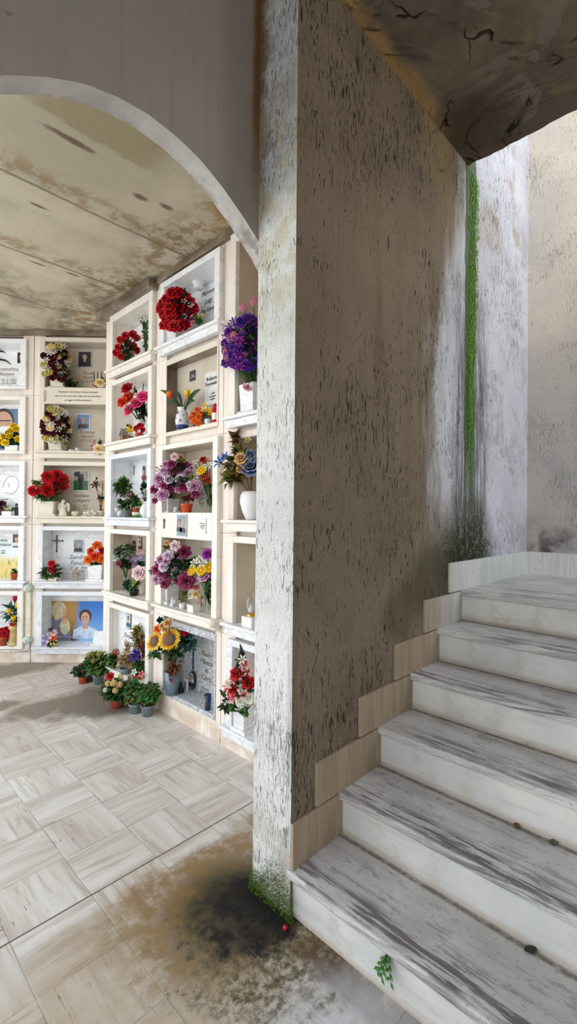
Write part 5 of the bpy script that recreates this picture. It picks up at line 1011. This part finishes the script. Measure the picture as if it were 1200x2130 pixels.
# service ducts on the pilaster
def disc(px, py, label):
    a, z = WL.at(px, py, -.05); o = empty('junction_box', WL.P(a, 0, z), WL.rz, label, 'junction box', 'round junction boxes'); m = MB(); m.lathe([(.0, .0), (.037, 0), (.037, .05), (.03, .058), (0, .06)], seg=24); l_ = m.build('cover', plain('pale_green_plastic', (206, 214, 202), .5), o); l_.rotation_euler = (PI/2, 0, 0)
    s_ = MB(); s_.lathe([(0, .059), (.006, .059), (.006, .062), (0, .062)], seg=10); k_ = s_.build('screw', M_silver, o); k_.rotation_euler = (PI/2, 0, 0); return a, z
a1, z1_ = disc(56.5, 1224, 'round pale junction box at the top of the cream duct'); a2, z2_ = disc(55, 1332, 'round pale junction box at the foot of the cream duct')
o = tag(MB().box(-.022, .022, -.026, -.001, 0, z1_-z2_-.06).build('cable_duct', plain('cream_plastic', (226, 218, 196), .5), None, WL.P((a1+a2)/2, 0, z2_+.03), .004), 'flat cream cable duct between the two round junction boxes', 'cable duct'); o.rotation_euler = (0, 0, WL.rz)
pts_ = [Vector((0, -.02, -.034)), Vector((0, -.02, -.09)), Vector((-.02, -.02, -.112)), Vector((-.2, -.02, -.114)), Vector((-.9, -.02, -.116))]
o = empty('conduit', WL.P(a2+.012, 0, z2_), WL.rz, 'thin white conduit running along the plinth from the lower junction box', 'conduit'); MB().tube(pts_, .008, 8).build('pipe', plain('white_plastic', (228, 228, 226), .4), o); MB().tube([(-.18, -.02, -.114), (-.21, -.02, -.114)], .011, 8).build('coupling', plain('white_plastic', (228, 228, 226), .4), o)

# ------------------------------------------------------------------ pots on the floor
def floor_pot(name, label, px, py, pot, fol, blooms=(), group='potted plants on the floor'):
    p = hit(px, py, (0, 0, 1), 0); root = empty(name, (p.x, p.y, 0), -PI/4, label, 'potted plant', group); k, mk, r, h = pot; vessel(root, k, POT[mk], r, h, name='pot')
    for i, (c, x, y, z, rx, rz, n, L, wr) in enumerate(fol): foliage(root, LEAF[c], (x, y, z), rx, rz, n, L, wr, seed=i+int(px), ry=rx*.8)
    for kd, c, x, y, z, r_ in blooms:
        b = link(kd, bloom_mesh(kd, (PET[c],)), root, (x, y, z)); b.scale = [r_]*3; orient(b, Vector((x*2, -.7, .6)).normalized())
    stems(root, (0, 0, h*.8), [(x*.6, y*.6, z) for (_, x, y, z, *_r) in fol], M_stem, .004)
    return root
floor_pot('small_green_plant', 'little dark green plant in a terracotta pot, outermost on the floor', 172, 1421, ('pot', 'terra', .038, .058), [('dark', -.02, 0, .105, .075, .05, 60, .045, .4), ('red', -.01, 0, .13, .05, .03, 16, .03, .4)])
floor_pot('dark_pot_plant', 'low plant in a dark brown pot between terracotta and grey pots', 186, 1417, ('pot', 'dark', .042, .055), [('dark', 0, 0, .11, .07, .05, 46, .04, .4), ('olive', 0, 0, .15, .05, .03, 16, .03, .4)])
floor_pot('bushy_kalanchoe', 'largest bushy plant with yellowish buds in a grey pot, leaning on the white niche', 204, 1422, ('pot', 'grey', .05, .085), [('green', .0, 0, .17, .13, .09, 120, .06, .45), ('dark', .06, .03, .15, .1, .08, 70, .06, .45), ('olive', -.02, 0, .235, .11, .03, 60, .025, .5)], [('floret_cluster', 'bud', -.07, -.03, .25, .025), ('floret_cluster', 'bud', .02, -.03, .265, .025), ('floret_cluster', 'bud', -.02, -.06, .21, .022)])
floor_pot('white_kalanchoe', 'kalanchoe with cream florets and one red bloom in a terracotta pot', 242, 1471, ('pot', 'terra', .056, .068), [('dark', 0, 0, .12, .105, .06, 90, .075, .45), ('green', -.02, 0, .15, .09, .05, 50, .06, .45), ('dark', .06, .0, .09, .07, .04, 20, .07, .4)], [('floret_cluster', 'cream', -.05, -.04, .19, .024), ('floret_cluster', 'cream', .0, -.06, .2, .028), ('floret_cluster', 'cream', .04, -.05, .185, .026), ('floret_cluster', 'white', -.06, -.06, .15, .02), ('floret_cluster', 'cream', .02, -.08, .155, .024), ('rose', 'red', -.045, -.01, .235, .034), ('floret_cluster', 'bud', .03, .0, .225, .024)])
floor_pot('straggly_plant', 'straggly green plant in a grey pot left of the geranium', 281, 1482, ('pot', 'grey', .048, .07), [('green', -.01, 0, .16, .065, .07, 70, .045, .4), ('olive', -.03, -.02, .1, .06, .03, 26, .04, .4), ('bright', .0, 0, .21, .03, .03, 16, .04, .35)])
floor_pot('pot_geranium', 'rounded geranium in a blue-grey pot nearest the granite niche', 307, 1488, ('pot', 'grey', .05, .08), [('bright', 0, 0, .15, .085, .06, 90, .04, .55), ('green', .02, 0, .19, .06, .04, 40, .04, .55), ('red', 0, -.02, .1, .06, .03, 20, .03, .4)])
floor_pot('blue_bucket_plant', 'plain blue pot with a thin sprig behind the cream-flowered kalanchoe', 264, 1458, ('bucket', 'blue', .05, .13), [('olive', 0, 0, .16, .05, .04, 20, .04, .3)])

# ------------------------------------------------------------------ moss, weeds, leaves
M_moss = LM('moss_blades', (44, 66, 16), (96, 122, 36)); M_mossd = LM('dark_moss_blades', (34, 44, 14), (84, 92, 34)); M_mossb = LM('bright_moss_blades', (70, 124, 18), (128, 176, 40))
def stuff(name, m, mat, label, cat='moss'):
    o = m.build(name, mat); o['kind'] = 'stuff'; return tag(o, label, cat)
rd = random.Random(8); m = MB()
for k in range(2600):        # tuft round the foot of the pier
    t = rd.random(); y = -.225+.24*t; hmax = .05+.09*abs(math.sin(t*3.0+.6))*rd.random()+.03*rd.random(); z = rd.uniform(0, 1)**1.5*hmax*(1.3-.7*(abs(t-.45))) ; x = -.002-rd.random()*.014*(1-z/.2)
    if y > .0: x += (y)*1.2
    m.leaf((x, min(y, .006), z), (-.6+rd.uniform(-.6, .3), rd.uniform(-.7, .7), rd.uniform(-.2, 1)), (0, .3, 1), rd.uniform(.005, .013), .0016, .2, .3)
stuff('moss', m, M_moss, 'green moss tuft around the foot of the white pier')
m = MB()
for k in range(4200):        # bright streak below the slab edge
    z = 1.35+2.16*rd.random()**.8; w_ = (.03+.01*math.sin(z*5))*(1.5 if z > 3.15 else 1); x = 1.535+.02*math.sin(z*2.3)+max(-1.9, min(1.9, rd.gauss(0, 1)))*w_
    if rd.random() < (2.5-z)*.95: continue
    m.leaf((x, YW-.001, z), (rd.uniform(-.5, .5), -.4, -.9), (0, -1, .3), rd.uniform(.008, .022), .0035, .2, .2)
stuff('moss_streak', m, M_mossb, 'bright green moss streak running down the wall below the slab edge')
m = MB()
for k in range(900):
    a = rd.gauss(1.5, .16); z = 1.195+abs(rd.gauss(0, .1)); 
    if not 1.18 < a < 1.95: continue
    m.leaf((a, YW-.001, z), (rd.uniform(-.7, .7), -.6, rd.uniform(-.6, .6)), (0, -1, .3), rd.uniform(.006, .016), .003, .2, .2)
stuff('dark_moss_patch', m, M_mossd, 'dark moss patch above the landing skirting')
# weed in the first nosing
p = hit(800, 1985, (1, 0, 0), SX-NS-.001); rt = empty('weed', (SX-.004, p.y, RS-.036), 0, 'small fresh green weed sprouting under the lowest tread edge', 'weed')
for k, (dy, dzz, dx) in enumerate(((.02, -.05, -.03), (-.03, -.055, -.03), (0, -.03, -.045), (.01, -.075, -.02))):
    m = MB(); m.tube([(0, 0, 0), (dx*.7, dy*.5, dzz*.4), (dx, dy, dzz)], .0012, 5)
    for q in range(7):
        t = (q+1)/7.5; m.leaf((dx*t, dy*t, dzz*t), (-.6, (1 if q % 2 else -1)*.8, -.5), (-1, 0, .4), .02, .005, .2, .2)
    m.build('sprig', LEAF['bright'], rt)
def fallen(px, py, z, L, c, lab, rz, nm='fallen_leaf', cat='leaf'):
    p = hit(px, py, (0, 0, 1), z); m = MB(); m.grid(lambda u, t: (L*(t-.5), (u-.5)*L*.7*math.sin(PI*min(1, .06+.9*t))**.8, .002+.004*abs(u-.5)*2+.006*(t-.5)**2), 4, 8)
    m.tube([(L*.45, 0, .003), (L*.75, .002, .005)], .0009, 4); o = tag(m.build(nm, c, None, (p.x, p.y, z)), lab, cat); o.rotation_euler = (0, 0, rz)
fallen(1075, 1720, 2*RS, .03, plain('russet_leaf', (120, 72, 58), .6), 'small russet fallen leaf on the second tread', .4)
fallen(1152, 1754, 2*RS, .035, plain('grey_green_leaf', (92, 98, 76), .6), 'grey-green fallen leaf on the second tread, at the riser', -.3)
fallen(1104, 1979, RS, .04, plain('dark_leaf', (46, 56, 44), .6), 'dark curled leaf on the lowest tread', -.6)
fallen(1097, 1549, 3*RS, .02, LEAF['yellowg'], 'tiny yellow-green leaf on the third tread', .2)
p = hit(593, 1930, (0, 0, 1), .008); rt = empty('red_berry', (p.x, p.y, 0), 0, 'single red berry in the black puddle mud at the pier foot', 'berry'); MB().ball((0, 0, .0085), .0085, 14, 10).build('fruit', plain('berry_red', (206, 24, 34), .25, .1), rt); MB().tube([(0, 0, .016), (.003, -.002, .022)], .001, 5).build('stalk', M_dry, rt)

# ------------------------------------------------------------------ light: bright overcast sky over the open yard behind the camera
w = bpy.data.worlds.new('sky'); SC.world = w; w.use_nodes = True; nt = w.node_tree; bg = nt.nodes['Background']
tc = nt.nodes.new('ShaderNodeTexCoord'); sx = nt.nodes.new('ShaderNodeSeparateXYZ'); nt.links.new(tc.outputs['Generated'], sx.inputs[0])
cr_ = nt.nodes.new('ShaderNodeValToRGB'); nt.links.new(sx.outputs[2], cr_.inputs[0]); e = cr_.color_ramp.elements; e[0].position = .0; e[0].color = (.92, .93, .92, 1); e[1].position = .7; e[1].color = (.80, .90, 1.0, 1)
nt.links.new(cr_.outputs[0], bg.inputs[0]); bg.inputs[1].default_value = SKY
SC.view_settings.view_transform = 'Standard'; SC.view_settings.look = 'None'; SC.view_settings.gamma = 1; SC.view_settings.use_curve_mapping = False
SC.view_settings.exposure = EXPO

# lettering becomes plain mesh
bpy.context.view_layer.update(); dg = bpy.context.evaluated_depsgraph_get()
for o in [o for o in COL.objects if o.type == 'FONT']:
    me = bpy.data.meshes.new_from_object(o.evaluated_get(dg)); mt_ = o.data.materials[0]; par, mtx = o.parent, o.matrix_local.copy()
    bpy.data.objects.remove(o); n = bpy.data.objects.new('lettering', me); COL.objects.link(n); n.parent = par; n.matrix_local = mtx
    if not me.materials: me.materials.append(mt_)
for o in list(COL.objects):
    if 'label' in o and not 4 <= len(o['label'].split()) <= 16: print('LABEL', len(o['label'].split()), o['label'])
